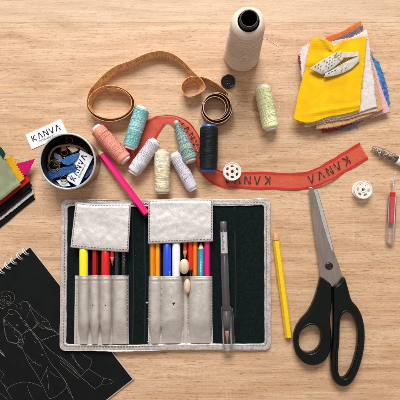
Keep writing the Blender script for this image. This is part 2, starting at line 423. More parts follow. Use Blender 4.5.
spool('cone shaped spool of mottled green and blue thread on the red ribbon', (176.5,123), (190.5,160), 8.6, [tcol('var_green',160,184,168), tcol('var_dark',92,122,104), tcol('var_blue',136,172,192), tcol('var_pale',214,216,178)], core_pink, cone=.62, seed=17, zb=1.3, mess=2.6,
      tails=[[(196,160,4),(203,150,5),(205,135,5),(200,122,3),(198,118,.5)],[(194,166,2),(203,172,2),(199,162,2)]])
spool('black thread spool with blue tube ends', (209,127), (208.4,170), 9.6, [tcol('blk_a',6,16,17), tcol('blk_b',12,26,27), tcol('blk_c',4,10,11)], core_blue, seed=20, zb=2.2, mess=.7, tr=.8, ext=2.2)
spool('pale lime yellow thread spool lying alone near the swatches', (262.4,87.5), (270.8,128), 8.7, [tcol('lime_a',255,253,200), tcol('lime_b',255,255,226), tcol('lime_c',250,244,180)], core_pale, seed=23, zb=.2,
      tails=[[(257,92,3),(248,95,.3),(252,108,.3),(255,120,.3),(250,128,.3),(243,131,.3)],[(276,98,.3),(280,104,.3),(277,116,.3),(279,124,.3)]])

# ---------------------------------------------------------------- measuring tape
def tape():
    root = empty('measuring_tape', P(150,90), 'orange measuring tape standing on edge with a wide coil and a tight brown roll', 'measuring tape')
    Ht = 12.5
    pts = []   # px, py, lean x, lean y (mm)
    cx, cy = 113.0, 105.5
    # wide coil, about two turns
    for k in range(25):
        a = R(100-k*30)
        f = k/24; rx = 18.6+4.6*f+.7*math.sin(k*.9); ry = 13.2+4.0*f+.6*math.sin(k*.7)
        if k > 21: break
        pts.append((cx+rx*math.cos(a), cy-ry*math.sin(a), 1.2*math.cos(a), 1.6*math.sin(a)))
    pts += [(92.5,96,-1,1.2),(99,88.5,-1.5,2),(109,79.5,-2,3),(119,72.5,-1,3.6),(133,67.5,-1,3.6),(148,60.8,-.6,3.8),(161,58.2,0,3.8),(172,60.5,1.2,3.4),(182,67,2.2,2.2),(190,75.5,3.4,1.2),(196.0,81.5,7.0,-2.5),(199.0,88.5,6.4,-3.5),(194.5,97,1,-1),(187.5,97.5,-1,-1),(183.5,91.5,-2,.6),(186.5,84.5,-1.0,2.0),(194,81.5,0,2.4),(205,83.5,1,2.6),(216,89,1.8,2.0),(226.5,97.4,1.4,1.2)]
    cs = [P(x, y, .3)+Vector((lx, ly, Ht))*.5 for x, y, lx, ly in pts]; ws = [Vector((lx, ly, Ht)) for x, y, lx, ly in pts]
    B = Band(cs, ws)
    mf = mat('tape_orange', srgb(226,178,124), .5, col2=srgb(206,152,98), nscale=.12, bump=.1, weave=.0, spec=.4)
    mk = mat('tape_back', srgb(244,214,176), .5, col2=srgb(234,196,150), nscale=.12, bump=.1)
    mb = MB(); B.mesh(mb, -.5, .5, .5, 3, 1.0, 0, 1, me=2)
    mb.build('tape_band', [mf, mk, mat('tape_edge', srgb(222,170,116), .6)], root)
    ink = mat('tape_ink', srgb(208,104,66), .6)
    mb = MB(); n = int(B.len/10)
    for i in range(1, n):
        for side in (1, -1):
            u = i*10
            for k in (-1, 0, 1):
                uu = u+k*3.3; hgt = .30 if k == 0 else .16
                q = [B.at(uu-.28, -.47, side*.33), B.at(uu+.28, -.47, side*.33), B.at(uu+.28, -.47+hgt, side*.33), B.at(uu-.28, -.47+hgt, side*.33)]
                mb.add(q, [(0,1,2,3)], 0, False)
            vs, fs = text_mesh(str(i), 6.5)
            mb.raw(vs, fs, fn=lambda p, u=u, side=side: B.at(u+5+side*p.x, .12+p.y/12.5, side*.33))
    mb.build('markings', ink, root)
    # tight roll
    pts = []
    cx, cy = 215.6, 109.6
    for k in range(0, 50):
        a = R(48-k*24); f = k/49; r = 16.6-5.6*f
        ox = .9*math.sin(k*.11); oy = .8*math.cos(k*.13)
        pts.append((cx+ox+r*math.cos(a)*.98, cy+oy-r*math.sin(a)*.98, -.6*math.cos(a), -.6*math.sin(a)))
    pts = [(225.2,95.8,1.4,1.2)]+pts
    cs = [P(x, y, .3)+Vector((lx, ly, Ht))*.5 for x, y, lx, ly in pts]; ws = [Vector((lx, ly, Ht)) for x, y, lx, ly in pts]
    B2 = Band(cs, ws); mb = MB(); B2.mesh(mb, -.5, .5, .6, 3, 1.0, 0, 1, me=2)
    mb.build('coiled_end', [mat('tape_brown', srgb(140,100,66), .5, col2=srgb(112,78,50), nscale=.12), mat('tape_brown_back', srgb(150,108,72), .5, col2=srgb(120,84,54), nscale=.12), mat('tape_cut_edge', srgb(206,168,128), .6)], root)
    # thin pale loose thread around
tape()

# ---------------------------------------------------------------- red ribbon
def red_ribbon():
    root = empty('red_ribbon', P(255,178), 'sheer red ribbon with solid red borders printed with black letters, curling across the table', 'ribbon')
    ctr = [(364,150.6,1.0,18),(352,157.5,.8,18),(338,166,.6,18),(322,175,2.6,17.5),(308,180,1.0,17.5),(292,181.5,.6,17),(270,180.5,.6,17),(250,180.2,.6,16.6),(232,180,.8,16),(217,177.5,1.6,15),(207,169.5,3.0,13.5),(201,158.5,4,12.5),(197,147,4.2,12),(192,136,3.6,12),(185,127,2.6,12),(176,121,1.8,10),(167,118.8,1.4,7),(158,122.5,1.0,13),(148.5,132,.8,20),(139,143,.7,23),(131.5,153.5,.6,21),(126.5,162.5,.6,15)]
    cs, ws = [], []
    for i, (x, y, z, wd) in enumerate(ctr):
        a = ctr[max(i-1, 0)]; b = ctr[min(i+1, len(ctr)-1)]; t = Vector((b[0]-a[0], -(b[1]-a[1]))).normalized()
        tz = 1.6 if 9 <= i <= 14 else .2
        cs.append(P(x, y, z+.3)); ws.append(Vector((-t.y*wd*S, t.x*wd*S, tz*(1 if i % 2 else -1)*.4-(3.6 if 9 <= i <= 14 else 0))))
    B = Band(cs, ws)
    for i in range(len(B.c)):
        B.c[i].z += .9*max(0, noise.noise(Vector((i*.11, 2.2, 0)))+.1)
        B.w[i] = B.w[i]*(1+.07*noise.noise(Vector((i*.13, 7.7, 0)))); B.w[i].z += 1.6*noise.noise(Vector((i*.09, 4.4, 1)))*(i < 130)
        if B.c[i].z < abs(B.w[i].z)*.5+.3: B.c[i].z = abs(B.w[i].z)*.5+.3
    sheer = bpy.data.materials.new('sheer_red'); sheer.use_nodes = True; nt = sheer.node_tree; N = nt.nodes; L = nt.links
    b = N['Principled BSDF']; b.inputs['Base Color'].default_value = srgb(230,82,62); b.inputs['Roughness'].default_value = .45; b.inputs['Sheen Weight'].default_value = .4
    tc = N.new('ShaderNodeTexCoord'); nz = N.new('ShaderNodeTexNoise'); nz.inputs['Scale'].default_value = 900; nz.inputs['Detail'].default_value = 3; L.new(tc.outputs['Object'], nz.inputs['Vector'])
    mr = N.new('ShaderNodeMapRange'); mr.inputs[1].default_value = .3; mr.inputs[2].default_value = .7; mr.inputs[3].default_value = .22; mr.inputs[4].default_value = .40; L.new(nz.outputs[0], mr.inputs[0])
    tr = N.new('ShaderNodeBsdfTransparent'); tr.inputs[0].default_value = (1,.88,.83,1); ms = N.new('ShaderNodeMixShader'); L.new(mr.outputs[0], ms.inputs[0]); L.new(tr.outputs[0], ms.inputs[1]); L.new(b.outputs[0], ms.inputs[2]); L.new(ms.outputs[0], N['Material Output'].inputs[0])
    mb = MB(); B.mesh(mb, -.395, .395, .12, 4, 1.2); mb.build('sheer_panel', sheer, root)
    red = mat('red_border', srgb(204,24,18), .5, col2=srgb(184,16,14), nscale=.3, sheen=.3, bump=.3, bscale=3)
    for v0, v1 in ((-.5,-.385),(.385,.5)):
        mb = MB(); B.mesh(mb, v0, v1, .3, 2, 1.2); mb.build('border', red, root)
    ink = mat('ribbon_ink', srgb(54,26,24), .6)
    def word(u, h=8.6, rev=1):
        mb = MB()
        kanva(mb, lambda x, y: B.at(u+x*rev, -.0+y*rev/18.5, -.5 if ZS < 0 else .5), h, gap=1.62, wd=.14)
        mb.build('lettering', ink, root)
    n = (B.at(20, 0, 1)-B.at(20, 0, 0)); ZS = 1 if n.z > 0 else -1
    # arc positions of the words
    def nearest(px, py):
        q = P(px, py, 1); best = min(range(0, int(B.len)), key=lambda u: (B.at(u)-q).xy.length); return best
    word(nearest(329,172), 8.8); word(nearest(247,180), 8.8); word(nearest(192,136), 7.6)
red_ribbon()

# ---------------------------------------------------------------- button, bobbins
def button():
    c = P(228,82,0); root = empty('button', c, 'round black four hole button lying below the thread cone', 'button')
    vs, fs = curve_mesh([circ(0,0,7.9,48)]+[circ(1.9*math.cos(a), 1.9*math.sin(a), .85, 14) for a in (R(40),R(130),R(220),R(310))], 2.4, .5)
    mb = MB(); mb.raw(vs, fs, fn=lambda p: c+p+Vector((0,0,1.4)), smooth=True); mb.build('disc', M_black_gloss, root)
    mb = MB(); mb.tube([c+Vector((6.8*math.cos(a), 6.8*math.sin(a), 2.7)) for a in [2*math.pi*k/48 for k in range(49)]], 1.0, 10, caps=False); mb.build('rim', M_black_gloss, root)
button()
def bobbin(px, py, z0, label, rot):
    c = P(px, py, z0); root = empty('bobbin', c, label, 'bobbin', 'white plastic bobbins')
    loops = [circ(0,0,9.9,56)]+[circ(5.9*math.cos(a), 5.9*math.sin(a), 1.25, 16, 2.0, a) for a in [R(60*k)+rot for k in range(6)]]+[circ(0,0,1.6,20)]
    vs, fs = curve_mesh(loops, 1.3, .35)
    for z in (.8, 7.8):
        mb = MB(); mb.raw(vs, fs, fn=lambda p: c+p+Vector((0,0,z)), smooth=False); mb.build('flange', M_bob, root)
    mb = MB(); mb.tube([c+Vector((9.3*math.cos(a), 9.3*math.sin(a), 8.3)) for a in [2*math.pi*k/56 for k in range(57)]], .6, 8, caps=False)
    mb.tube([c+Vector((2.5*math.cos(a), 2.5*math.sin(a), 8.4)) for a in [2*math.pi*k/32 for k in range(33)]], .5, 8, caps=False); mb.build('rim', M_bob, root)
    mb = MB(); mb.lathe(c+Vector((0,0,1)), c+Vector((0,0,7.2)), [(0,3.2),(6.2,3.2),(6.2,1.7),(0,1.7)], 32, caps=False); mb.build('hub', M_bob, root)
M_bob = mat('ivory_plastic', srgb(240,228,218), .35, sss=.0, bump=.05)
bobbin(231.8, 172, 1.6, 'white plastic bobbin resting on the red ribbon', R(30))
bobbin(360.5, 190, 0, 'white plastic bobbin lying on bare wood right of the scissors', R(52))

# ---------------------------------------------------------------- seam ripper
def seam_ripper():
    root = empty('seam_ripper', P(392,210), 'seam ripper with metal fork, red handle and clear cap', 'seam ripper')
    z = 4.6
    mb = MB(); mb.tube(smooth([P(393.0,197,z),P(393.2,190,z),P(393.6,184,z)], 4), [.9]*9, 8)
    mb.tube(smooth([P(393.6,185,z),P(394.0,180,z),P(395.2,175,z),P(395.6,172.5,z)], 4), [.8,.8,.75,.7,.7,.65,.6,.5,.45,.4,.3,.2,.1], 8)
    mb.tube(smooth([P(393.6,185,z),P(392.6,182.5,z),P(391.9,180.0,z)], 4), [.7]*7+[.6,.5], 8); mb.lathe(P(391.9,180.5,z), P(391.8,178.6,z), [(0,.6),(.4,1.0),(1.0,1.0),(1.8,.3)], 10)
    mb.build('fork', M_steel_br, root)
    mb = MB(); A, B_ = P(392.8,192,z), P(391.3,223,z); L_ = (B_-A).length
    mb.lathe(A, B_, [(0,2.0),(.6,3.0),(L_*.35,3.2),(L_*.36,2.9),(L_*.95,2.7),(L_,2.2)], 8, smooth=False); mb.build('handle', mat('red_plastic', srgb(206,26,34), .3, bump=.1, coat=.3), root)
    mb = MB(); A, B_ = P(392.3,197,z), P(390.2,243,z); L_ = (B_-A).length
    mb.lathe(A, B_, [(0,3.7),(0,4.5),(L_-7,4.5),(L_-2.5,4.1),(L_-.5,2.2),(L_,.6),(L_-1.3,.6),(L_-3,2.6),(L_-7,3.5),(0,3.7)], 28, caps=False); mb.build('cap', M_clear, root)
seam_ripper()

# ---------------------------------------------------------------- vial of pins at the right edge
def vial():
    root = empty('pin_vial', P(392,158), 'small clear tube filled with beige beads, white cap at the frame edge', 'vial')
    A, B_ = P(372.5,147.5,4.2), P(398,160,4.8); L_ = (B_-A).length
    mb = MB(); mb.lathe(A, B_, [(0,1.2),(.4,2.2),(5,3.6),(12,4.3),(L_,4.4)], 28); mb.build('glass_tube', M_clear, root)
    rnd = random.Random(4); mb = MB(); ax = (B_-A).normalized(); s1 = ax.cross(Vector((0,0,1))).normalized(); s2 = ax.cross(s1)
    for k in range(190):
        d = rnd.uniform(1.5, L_-1); rr = (min(4.2, 1.2+d*.3)-.9)*math.sqrt(rnd.random()); an = rnd.uniform(0, 6.28); c = A+ax*d+s1*rr*math.cos(an)+s2*rr*math.sin(an)
        q = Vector((rnd.uniform(-1,1), rnd.uniform(-1,1), rnd.uniform(-1,1))).normalized(); mb.lathe(c-q*.7, c+q*.7, [(0,.25),(.3,.7),(1.1,.7),(1.4,.25)], 7, mi=k % 3)
    mb.build('beads', [mat('bead_beige', srgb(206,182,160), .4), mat('bead_brown', srgb(140,104,82), .4), mat('bead_pale', srgb(228,214,200), .4)], root)
    mb = MB(); mb.lathe(P(396.5,159.3,4.7), P(415,168.3,4.8), [(0,4.0),(.4,4.8),(18,4.8),(18.6,4.2)], 28); mb.build('cap', M_plastic_white, root)
vial()

# ---------------------------------------------------------------- scissors
def scissors():
    root = empty('scissors', P(329,280), 'open tailor scissors with steel blades and dark green black handles', 'scissors')
    def PX(l): return [(lambda q: (q.x, q.y))(P(x, y, 4)) for x, y in l]
    # lower blade (narrow bright sliver on the right), upper blade
    b1 = PX([(312.5,189),(317.0,189.5),(321,203),(325,218),(330,237),(334.2,253),(338,264),(341.5,277),(338,283),(331,284),(325,268),(318,230)])
    vs, fs = curve_mesh([b1], 1.6, .3, 1); mb = MB(); mb.raw(vs, fs, fn=lambda p: p+Vector((0,0,2.6))); mb.build('blade', M_steel_br, root)
    b2 = PX([(308.6,187.6),(311.6,187.2),(314.6,189.2),(317.4,190.6),(321.6,204),(325.8,219.5),(330.1,236),(334.2,252.8),(339,266),(342.6,277.5),(333,287),(327,284),(320,276.5),(317.5,255),(314,232),(311,210)])
    vs, fs = curve_mesh([b2], 1.8, .4, 1); mb = MB(); mb.raw(vs, fs, fn=lambda p: p+Vector((0,0,4.6))); mb.build('blade', M_steel, root)
    # hollow-ground bevel on the upper blade
    bv = PX([(313.4,190.0),(316.9,191.2),(321.1,204.2),(325.3,219.8),(329.6,236.3),(333.4,252),(331.0,250),(326.2,236),(321.2,219),(317.2,203)])
    vs, fs = curve_mesh([bv], .5, .2, 1); mb = MB(); mb.raw(vs, fs, fn=lambda p: p+Vector((0,0,5.62))); mb.build('ground_edge', M_steel_br, root)
    mb = MB()
    for pl in ([(319.2,229),(321.6,228.2),(321.9,230),(319.8,231.2),(320.2,233),(322.6,232.2)],[(320.4,235),(323,234.2)],[(320.8,237),(323.4,236.2)]):
        mb.tube(smooth([P(x, y, 5.52) for x, y in pl], 4), .16, 4, flat=.3)
    mb.build('etched_mark', M_ink2, root)
    c = P(329,266,5.5); mb = MB(); mb.lathe(c, c+Vector((0,0,2.2)), [(0,4.1),(.9,4.1),(1.6,3.2),(1.7,2.2),(1.3,1.6),(1.3,.1)], 28); mb.build('pivot_screw', mat('screw', srgb(70,66,64), .3, .9), root)
    M_h = mat('handle_plastic', srgb(2,7,6), .3, col2=srgb(3,10,9), nscale=.4, spec=.3, bump=.25, bscale=2.5, bdist=.0002)
    # left handle (small oval ring)
    o1 = closed([Vector((x, y, 0)) for x, y in [(320.2,277),(326,280.5),(330.8,285.5),(331.0,300),(329.6,318),(330.6,335),(329.5,349),(324,359.5),(314.5,364.5),(304,362.5),(296,354),(293,342),(294.5,329.5),(300,319.5),(307.5,311),(313.5,299),(317.5,286)]], 5)
    h1 = closed([Vector((x, y, 0)) for x, y in [(309.5,323.8),(317,326),(320.6,333.5),(319.5,343),(314.5,350),(306.5,352),(300,347.5),(297.8,339),(300.2,330)]], 6)
    # right handle (long oval ring)
    o2 = closed([Vector((x, y, 0)) for x, y in [(343.2,276.5),(347,287),(350.5,299),(356.5,306.5),(361.5,317),(363.8,333),(362.2,352),(357,370),(350.5,381.5),(342.5,385.5),(334.5,381.5),(330.4,371),(330.6,352),(332.0,335),(332.3,318),(332.2,300),(332.5,287.5),(338,282)]], 5)
    h2 = closed([Vector((x, y, 0)) for x, y in [(345.2,311.2),(352.2,315.5),(356.4,327),(356.6,343),(353,360),(347.6,372.5),(341.8,376.8),(337.2,371),(336.6,355),(338.0,338),(338.4,322),(340.6,314)]], 6)
    def rnd_loop(lp): return [(P(p.x, p.y, 5).x, P(p.x, p.y, 5).y) for p in lp]
    for o_, h_, zz in ((o1, h1, 5.2), (o2, h2, 5.6)):
        vs, fs = curve_mesh([rnd_loop(o_), rnd_loop(h_)], 10.0, 3.3, 6)
        mb = MB(); mb.raw(vs, fs, fn=lambda p: p+Vector((0,0,zz)), smooth=True); ob = mb.build('handle', M_h, root)
        for p in ob.data.polygons: p.use_smooth = abs(p.normal.z) < .999
        cc = sum(((Vector(p)) for p in rnd_loop(h_)), Vector((0,0)))/len(h_)
        ring = [Vector((p[0], p[1], 0)) for p in rnd_loop(h_)]; n_ = len(ring); lip = []
        for i in range(n_+1):
            a, b, c_ = ring[(i-1) % n_], ring[i % n_], ring[(i+1) % n_]; t_ = (c_-a).normalized(); nn = Vector((t_.y, -t_.x, 0))
            if nn.dot(b-Vector((cc.x, cc.y, 0))) < 0: nn = -nn
            lip.append(b+nn*1.5+Vector((0,0,zz+4.7)))
        mb = MB(); mb.tube(lip, 1.35, 10, caps=False); mb.build('inner_lip', M_h, ob)
    # raised inner lip of the small ring
scissors()

# ---------------------------------------------------------------- pencils / pens
def frame(A, B_):
    ax = (B_-A).normalized(); return ax, (B_-A).length
def pencil(label, a, b, col, r=3.6, za=None, zb=None, tip='a', tip_len=11, tilt=False, hexa=True, lead=None, wood=None, end=None, text=None, textm=None, group='coloured pencils', capcol=None, taperlead=2.4):
    """a, b: picture ends; tip at a"""
    za = r if za is None else za; zb = r if zb is None else zb
    A = P(a[0], a[1], za); B_ = P(b[0], b[1], zb); ax, L_ = frame(A, B_)
    root = empty('pencil', ((A.x+B_.x)/2, (A.y+B_.y)/2, lift((A.x+B_.x)/2)+min(za, zb)-r if tilt else min(za, zb)-r), label, 'pencil', group)
    seg = 6 if hexa else 24
    mb = MB(); mb.lathe(A+ax*tip_len, B_, [(0, r*.98),(L_-tip_len-.4, r),(L_-tip_len, r*.93)], seg, smooth=not hexa); mb.build('shaft', mat('pencil_paint', col, .32, coat=.35, namt=.2, bump=.03), root, tilt)
    if tip:
        mb = MB(); rows = []
        m = 12; n = 24
        mb.lathe(A+ax*(taperlead), A+ax*(tip_len+.5), [(0, r*.26),(tip_len-taperlead-.8, r*.93),(tip_len-taperlead+.4, r*.985)], n); mb.build('sharpened_wood', wood or M_pinewood, root, tilt)
        mb = MB(); mb.lathe(A, A+ax*(taperlead+.3), [(0,.12),(.4,.35),(taperlead+.2, r*.28)], 14); mb.build('lead', lead or M_lead, root, tilt)
    if end:
        mb = MB(); mb.lathe(B_-ax*.2, B_+ax*1.2, [(0,r*.93),(.9,r*.9),(1.3,r*.6)], 20); mb.build('end_cap', end, root, tilt)
    if text:
        s1 = Vector((0,0,1)); side = ax.cross(s1).normalized(); mid = A+ax*text[2]; mb = MB(); rnd = random.Random(6)
        for k in range(text[0]):
            l = rnd.uniform(.5, 1)*text[1]; a0 = rnd.uniform(-.5, .1)*text[1]; pth = [mid+ax*(k*1.6+j*rnd.uniform(.2, .5))+side*(a0+l*j/2)+Vector((0,0,math.sqrt(max(0,r*r-(a0+l*j/2)**2))+.08)) for j in range(3)]; mb.tube(pth, .17, 4)
        mb.build('lettering', textm or M_card, root, tilt)
    return root
y_lead = mat('yellow_lead', srgb(236,196,30), .5)
pencil('yellow hexagonal pencil lying right of the silver wallet', (274.6,229), (288.8,337), srgb(244,198,8), 3.9, lead=y_lead, tip_len=12, group='pencils lying on the table', wood=M_pinewood)
pencil('hot pink pencil lying from the coral spool onto the wallet', (98.5,150), (146.5,214), srgb(232,20,110), 3.8, za=3.9, zb=14.6, lead=mat('pink_lead', srgb(200,60,110), .5), tip_len=6.5, taperlead=1, hexa=True, group='pencils lying on the table')

# ---------------------------------------------------------------- wallet
def rrect(x0, y0, x1, y1, r, z=3, n=6):
    out = []
    for cx, cy, a0 in ((x1-r, y0+r, -90), (x1-r, y1-r, 0), (x0+r, y1-r, 90), (x0+r, y0+r, 180)):
        for k in range(n+1):
            a = R(a0+90*k/n); out.append((cx+r*math.cos(a), cy+r*math.sin(a)))
    return out
def skew(p):                                   # the wallet is not a perfect rectangle
    x, y = p; fy = (y-200)/150
    x2 = x+(-1.6*fy if x < 165 else .6*fy)
    y2 = y+(1.6*(1-(x-62)/208) if y < 275 else .4*(1-(x-62)/208))+.5*math.sin(x*.06)
    return (x2, y2)
M_pst = mat('pocket_stitch', srgb(176,166,158), .7)
M_seam2 = mat('lint_grey', srgb(110,108,104), .9)
M_seam = mat('seam_felt', srgb(13,22,21), .9, bump=.5, bscale=3)
M_tuft = mat('tuft', srgb(190,182,176), .8)
def wallet():
    root = empty('tool_wallet', P(166,275), 'open silver leather tool wallet with dark felt lining, two flaps and rows of pockets', 'tool wallet')
    def dense(pl, st=4):
        out = []
        for i in range(len(pl)):
            a = Vector(pl[i]); b = Vector(pl[(i+1) % len(pl)]); k = max(1, int((b-a).length/st))
            out += [tuple(a+(b-a)*j/k) for j in range(k)]
        return out
    out = [skew(p) for p in dense(rrect(62.3,198.2,270.3,349.8,6))]; inn = [skew(p) for p in dense(rrect(68.8,205.2,263.9,343.2,2.5), 2)]
    wob = lambda l, a_, sd: [(x+a_*noise.noise(Vector((x*.11, y*.11, sd))), y+a_*noise.noise(Vector((x*.11, y*.11, sd+7)))) for x, y in l]
    out = wob(out, .45, 2); inn = wob(inn, .6, 5)
    # border frame and backing
    to = lambda l, z: [(P(x, y, z).x, P(x, y, z).y) for x, y in l]
    vs, fs = curve_mesh([to(out, 3), to(inn, 3)], 3.4, .6, 3)
    mb = MB(); mb.raw(vs, fs, fn=lambda p: Vector((p.x, p.y, p.z+2.35+.45*noise.noise(Vector((p.x*.06, p.y*.06, 1)))*(1 if p.z > 0 else .1)+.22*noise.noise(Vector((p.x*.3, p.y*.3, 3)))*(1 if p.z > 0 else 0))), smooth=True); mb.build('border', M_trim, root, True)
    # felt lining as a slightly uneven sheet
    def zf(u, v, x, y):
        z = 2.2+.3*noise.noise(Vector((x*.05, y*.05, 4)))
        z += (1.0*math.exp(-((x-235)/1.6)**2)-1.0*math.exp(-((x-238)/1.5)**2))*sm(205,212,y)*sm(343,336,y)
        z += (.6*math.exp(-((x-134)/1.4)**2)+.6*math.exp(-((x-145)/1.4)**2)-.7*math.exp(-((x-139.5)/3)**2))*sm(205,212,y)*sm(343,336,y)
        for (bx, by) in ((253,226),(252,268),(253,319)):
            d = math.hypot(x-bx, y-by); z += .6*sm(5.5, 4.2, d)
        return z
    mb = MB(); top = [(66.5,204),(116,203),(166,202.8),(216,203),(265.5,203)]; bot = [(65.5,345),(116,345),(166,345),(216,344.6),(266,344.6)]
    sheet(mb, top, bot, zf, 220, 60); mb.build('lining', M_felt, root, True, solid=1.4)
    for xs_ in (133.5, 145.2, 235.2):
        mb = MB(); mb.tube([P(xs_+.5*math.sin(y*.05), y, 2.55+.2*math.sin(y*.11)) for y in range(205, 344, 3)], .9, 8, flat=.7); mb.build('lining_seam', M_seam, root, True)
    rl = random.Random(8); mb = MB()
    for k in range(28):
        x, y = rl.choice((rl.uniform(70,77), rl.uniform(131,147), rl.uniform(214,263), rl.uniform(214,263))), rl.uniform(207,341); a = rl.uniform(0,6.28); l = rl.uniform(.2,.9)
        z_ = zf(0,0,x,y)+.05; mb.tube([P(x,y,z_), P(x+l*math.cos(a), y+l*math.sin(a), z_+.15)], rl.uniform(.05,.11), 4)
    lt = mb.build('lint', M_seam2, root, True); lt['kind'] = 'stuff'
    # stitches along the border
    mb = MB()
    mid = [skew(p) for p in rrect(66.0,202.6,266.4,345.6,3.5)]
    mid2 = dense(mid, .5); acc = 0; last = None
    def st(mb, a, b, z, w_=.32):
        A = P(a[0], a[1], z); B_ = P(b[0], b[1], z); d = (B_-A).normalized()
        mb.tube([A, A+d*.3+Vector((0,0,.18)), B_-d*.3+Vector((0,0,.18)), B_], w_, 5)
    mp = mid2+mid2[:1]; L_ = [0]
    for i in range(1, len(mp)): L_.append(L_[-1]+(Vector(mp[i])-Vector(mp[i-1])).length)
    def along(pl, LL, s):
        for i in range(1, len(LL)):
            if LL[i] >= s:
                f = (s-LL[i-1])/max(1e-9, LL[i]-LL[i-1]); return Vector(pl[i-1]).lerp(Vector(pl[i]), f)
        return Vector(pl[-1])
    s_ = 0
    while s_ < L_[-1]:
        a = along(mp, L_, s_); b = along(mp, L_, s_+1.7); st(mb, a, b, 4.12); s_ += 3.0
    mb.build('stitching', M_stitch, root, True)
    # flaps
    def flap(top, bot, ztop, seed):
        def zf(u, v, x, y):
            z = 4.2+(ztop-4.2)*sm(-.10, .09, v)
            z += .9*noise.noise(Vector((x*.05, y*.06, seed)))+.35*noise.noise(Vector((x*.16, y*.2, seed+5)))-.45*math.exp(-((x*.5+y-seed*3-320)/3)**2)-.3*math.exp(-((x*.9-y*.5-(10 if x > 140 else -40))/2.5)**2)
            e = min(u, 1-u); z -= 1.6*(1-sm(0, .05, e)); z -= 1.2*sm(.94, 1, v); z -= 1.0*math.exp(-((v-.93)/.015)**2)*.3
            return z
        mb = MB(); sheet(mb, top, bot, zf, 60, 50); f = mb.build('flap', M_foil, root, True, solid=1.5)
        mb = MB()
        T = [Vector((p[0], p[1], 0)) for p in top]; Bt = [Vector((p[0], p[1], 0)) for p in bot]
        def q(u, v):
            p = polyval(smooth(T, 8), u).lerp(polyval(smooth(Bt, 8), u), v); return p, zf(u, v, p.x, p.y)
        W_ = (T[-1]-T[0]).length; Hh = (Bt[0]-T[0]).length
        def run(fn, n):
            for k in range(n):
                (a, za), (b, zb) = fn((k+.15)/n), fn((k+.75)/n)
                A = P(a.x, a.y, za+.0); B_ = P(b.x, b.y, zb+.0); mb.tube([A, (A+B_)/2+Vector((0,0,.22)), B_], .3, 5)
        e = 2.2/W_
        run(lambda t: q(e, .04+t*.90), int(Hh/3)); run(lambda t: q(1-e, .04+t*.90), int(Hh/3)); run(lambda t: q(e+t*(1-2*e), .945), int(W_/3)); run(lambda t: q(e+t*(1-2*e), .045), int(W_/3))
        mb.build('stitching', M_stitch, f, True)
    flap([(76.5,201.5),(95,203.5),(113,203.2),(131.5,203)], [(71.3,247),(90,249.2),(110,250.8),(129,252)], 14.6, 1.2)
    flap([(148.5,199.5),(170,198.8),(190,199),(212.8,198.8)], [(148.2,243.6),(170,243),(190,242.2),(213.2,241.4)], 14.8, 6.2)
    # pockets
    def pocket(x0, x1, y0, y1, tubes, seams, seed, marks=()):
        def zf(u, v, x, y):
            z = 3.5; vv = (y-y0)/(y1-y0)
            for c, wd, hh, tp in tubes:
                k = sm(.66, 1.0, vv); w2 = wd*(1-.42*k*tp); h2 = hh*(1-.84*sm(.62, 1.03, vv)); t = abs(x-c)/w2
                if t < 1: z = max(z, 3.5+h2*(1-t**2.6)**.55)
            z += .20*noise.noise(Vector((x*.16, y*.05, seed)))+.05*noise.noise(Vector((x*.5, y*.3, seed+2)))
            z += .5*math.exp(-((vv-.045)/.012)**2)-.35*math.exp(-((vv-.075)/.012)**2)
            return z
        mb = MB(); n = int((x1-x0)*3.2)
        sheet(mb, [(x0,y0),((x0+x1)/2,y0-.3),(x1,y0)], [(x0-.8,y1),((x0+x1)/2,y1),(x1+.2,y1)], zf, n, 90)
        pk = mb.build('pocket', M_foil_shaded, root, True, solid=.9)
        for sx in seams:
            mb = MB(); k = 0; y = y0+2
            while y < y1-2:
                a = (sx+.3*math.sin(y), y); b = (sx+.3*math.sin(y+1.6), y+1.6)
                st(mb, a, b, zf(0, 0, sx, y)+.15, .3); y += 2.9
            mb.build('stitching', M_pst, pk, True)
        for (x, y, pl) in marks:
            mb = MB(); pl = [(x+a*.7, y-b*.7) for a, b in pl]; k = len(pl); top = []
            for i in range(k):
                for j in range(4):
                    p = Vector(pl[i]).lerp(Vector(pl[(i+1) % k]), j/4); top.append(p)
            cc = Vector((x, y)); rows = [[P(q.x, q.y, zf(0, 0, q.x, q.y)+.16) for q in [cc.lerp(p, f) for p in top]] for f in (.05, .5, 1)]
            mb.grid(rows, 0, True, True); mb.build('wear_mark', mat('dark_mark', srgb(38,34,32), .8), pk, True)
    pocket(75.8, 129.2, 275.2, 343.4, [(84.6,6.1,11.6,1),(95.6,5.2,10.6,1),(106.4,6.1,11.6,1),(121,8.0,9.0,0)], [77.2,113.0,127.8], 3, [(106,304.5,[(-1.5,.8),(.2,.9),(1.5,-.4),(.5,-1),(-.5,-.4)]),(93.5,304.5,[(-1.2,.5),(.2,1.2),(1.2,0),(0,-.9)])])
    pocket(148.8, 212.6, 276.2, 343.4, [(155.3,6.8,9.2,1),(172.0,11.0,11.6,.4),(185.8,2.4,2.4,0),(200.6,12.0,10.6,.3)], [149.8,161.9,183.2,188.0,211.7], 9, [(174,303.5,[(-2.6,.6),(-1.2,1.6),(.4,1.2),(1.6,2.6),(2.0,.8),(1.0,-.2),(1.8,-1.2),(.2,-.8),(-.6,-2.8),(-1.4,-.6)])])
    # crumbs of torn lining and two dots of wear
    rnd = random.Random(5)
    for (x, y, r_) in ((147.2,302,1.4),(148.4,318,.9),(148.2,341,1.0)):
        c = P(x, y, 3.9); mb = MB(); v = []
        mb.lathe(c, c+Vector((.3,-.4,1.2)), [(0,r_*.5),(.4,r_*.9),(.9,r_*.7),(1.3,r_*.25)], 9)
        for q in mb.v: q += Vector((noise.noise(q*1.3), noise.noise(q*1.1+Vector((5,5,5))), 0))*.6
        mb.build('frayed_tuft', M_tuft, root, True)
wallet()

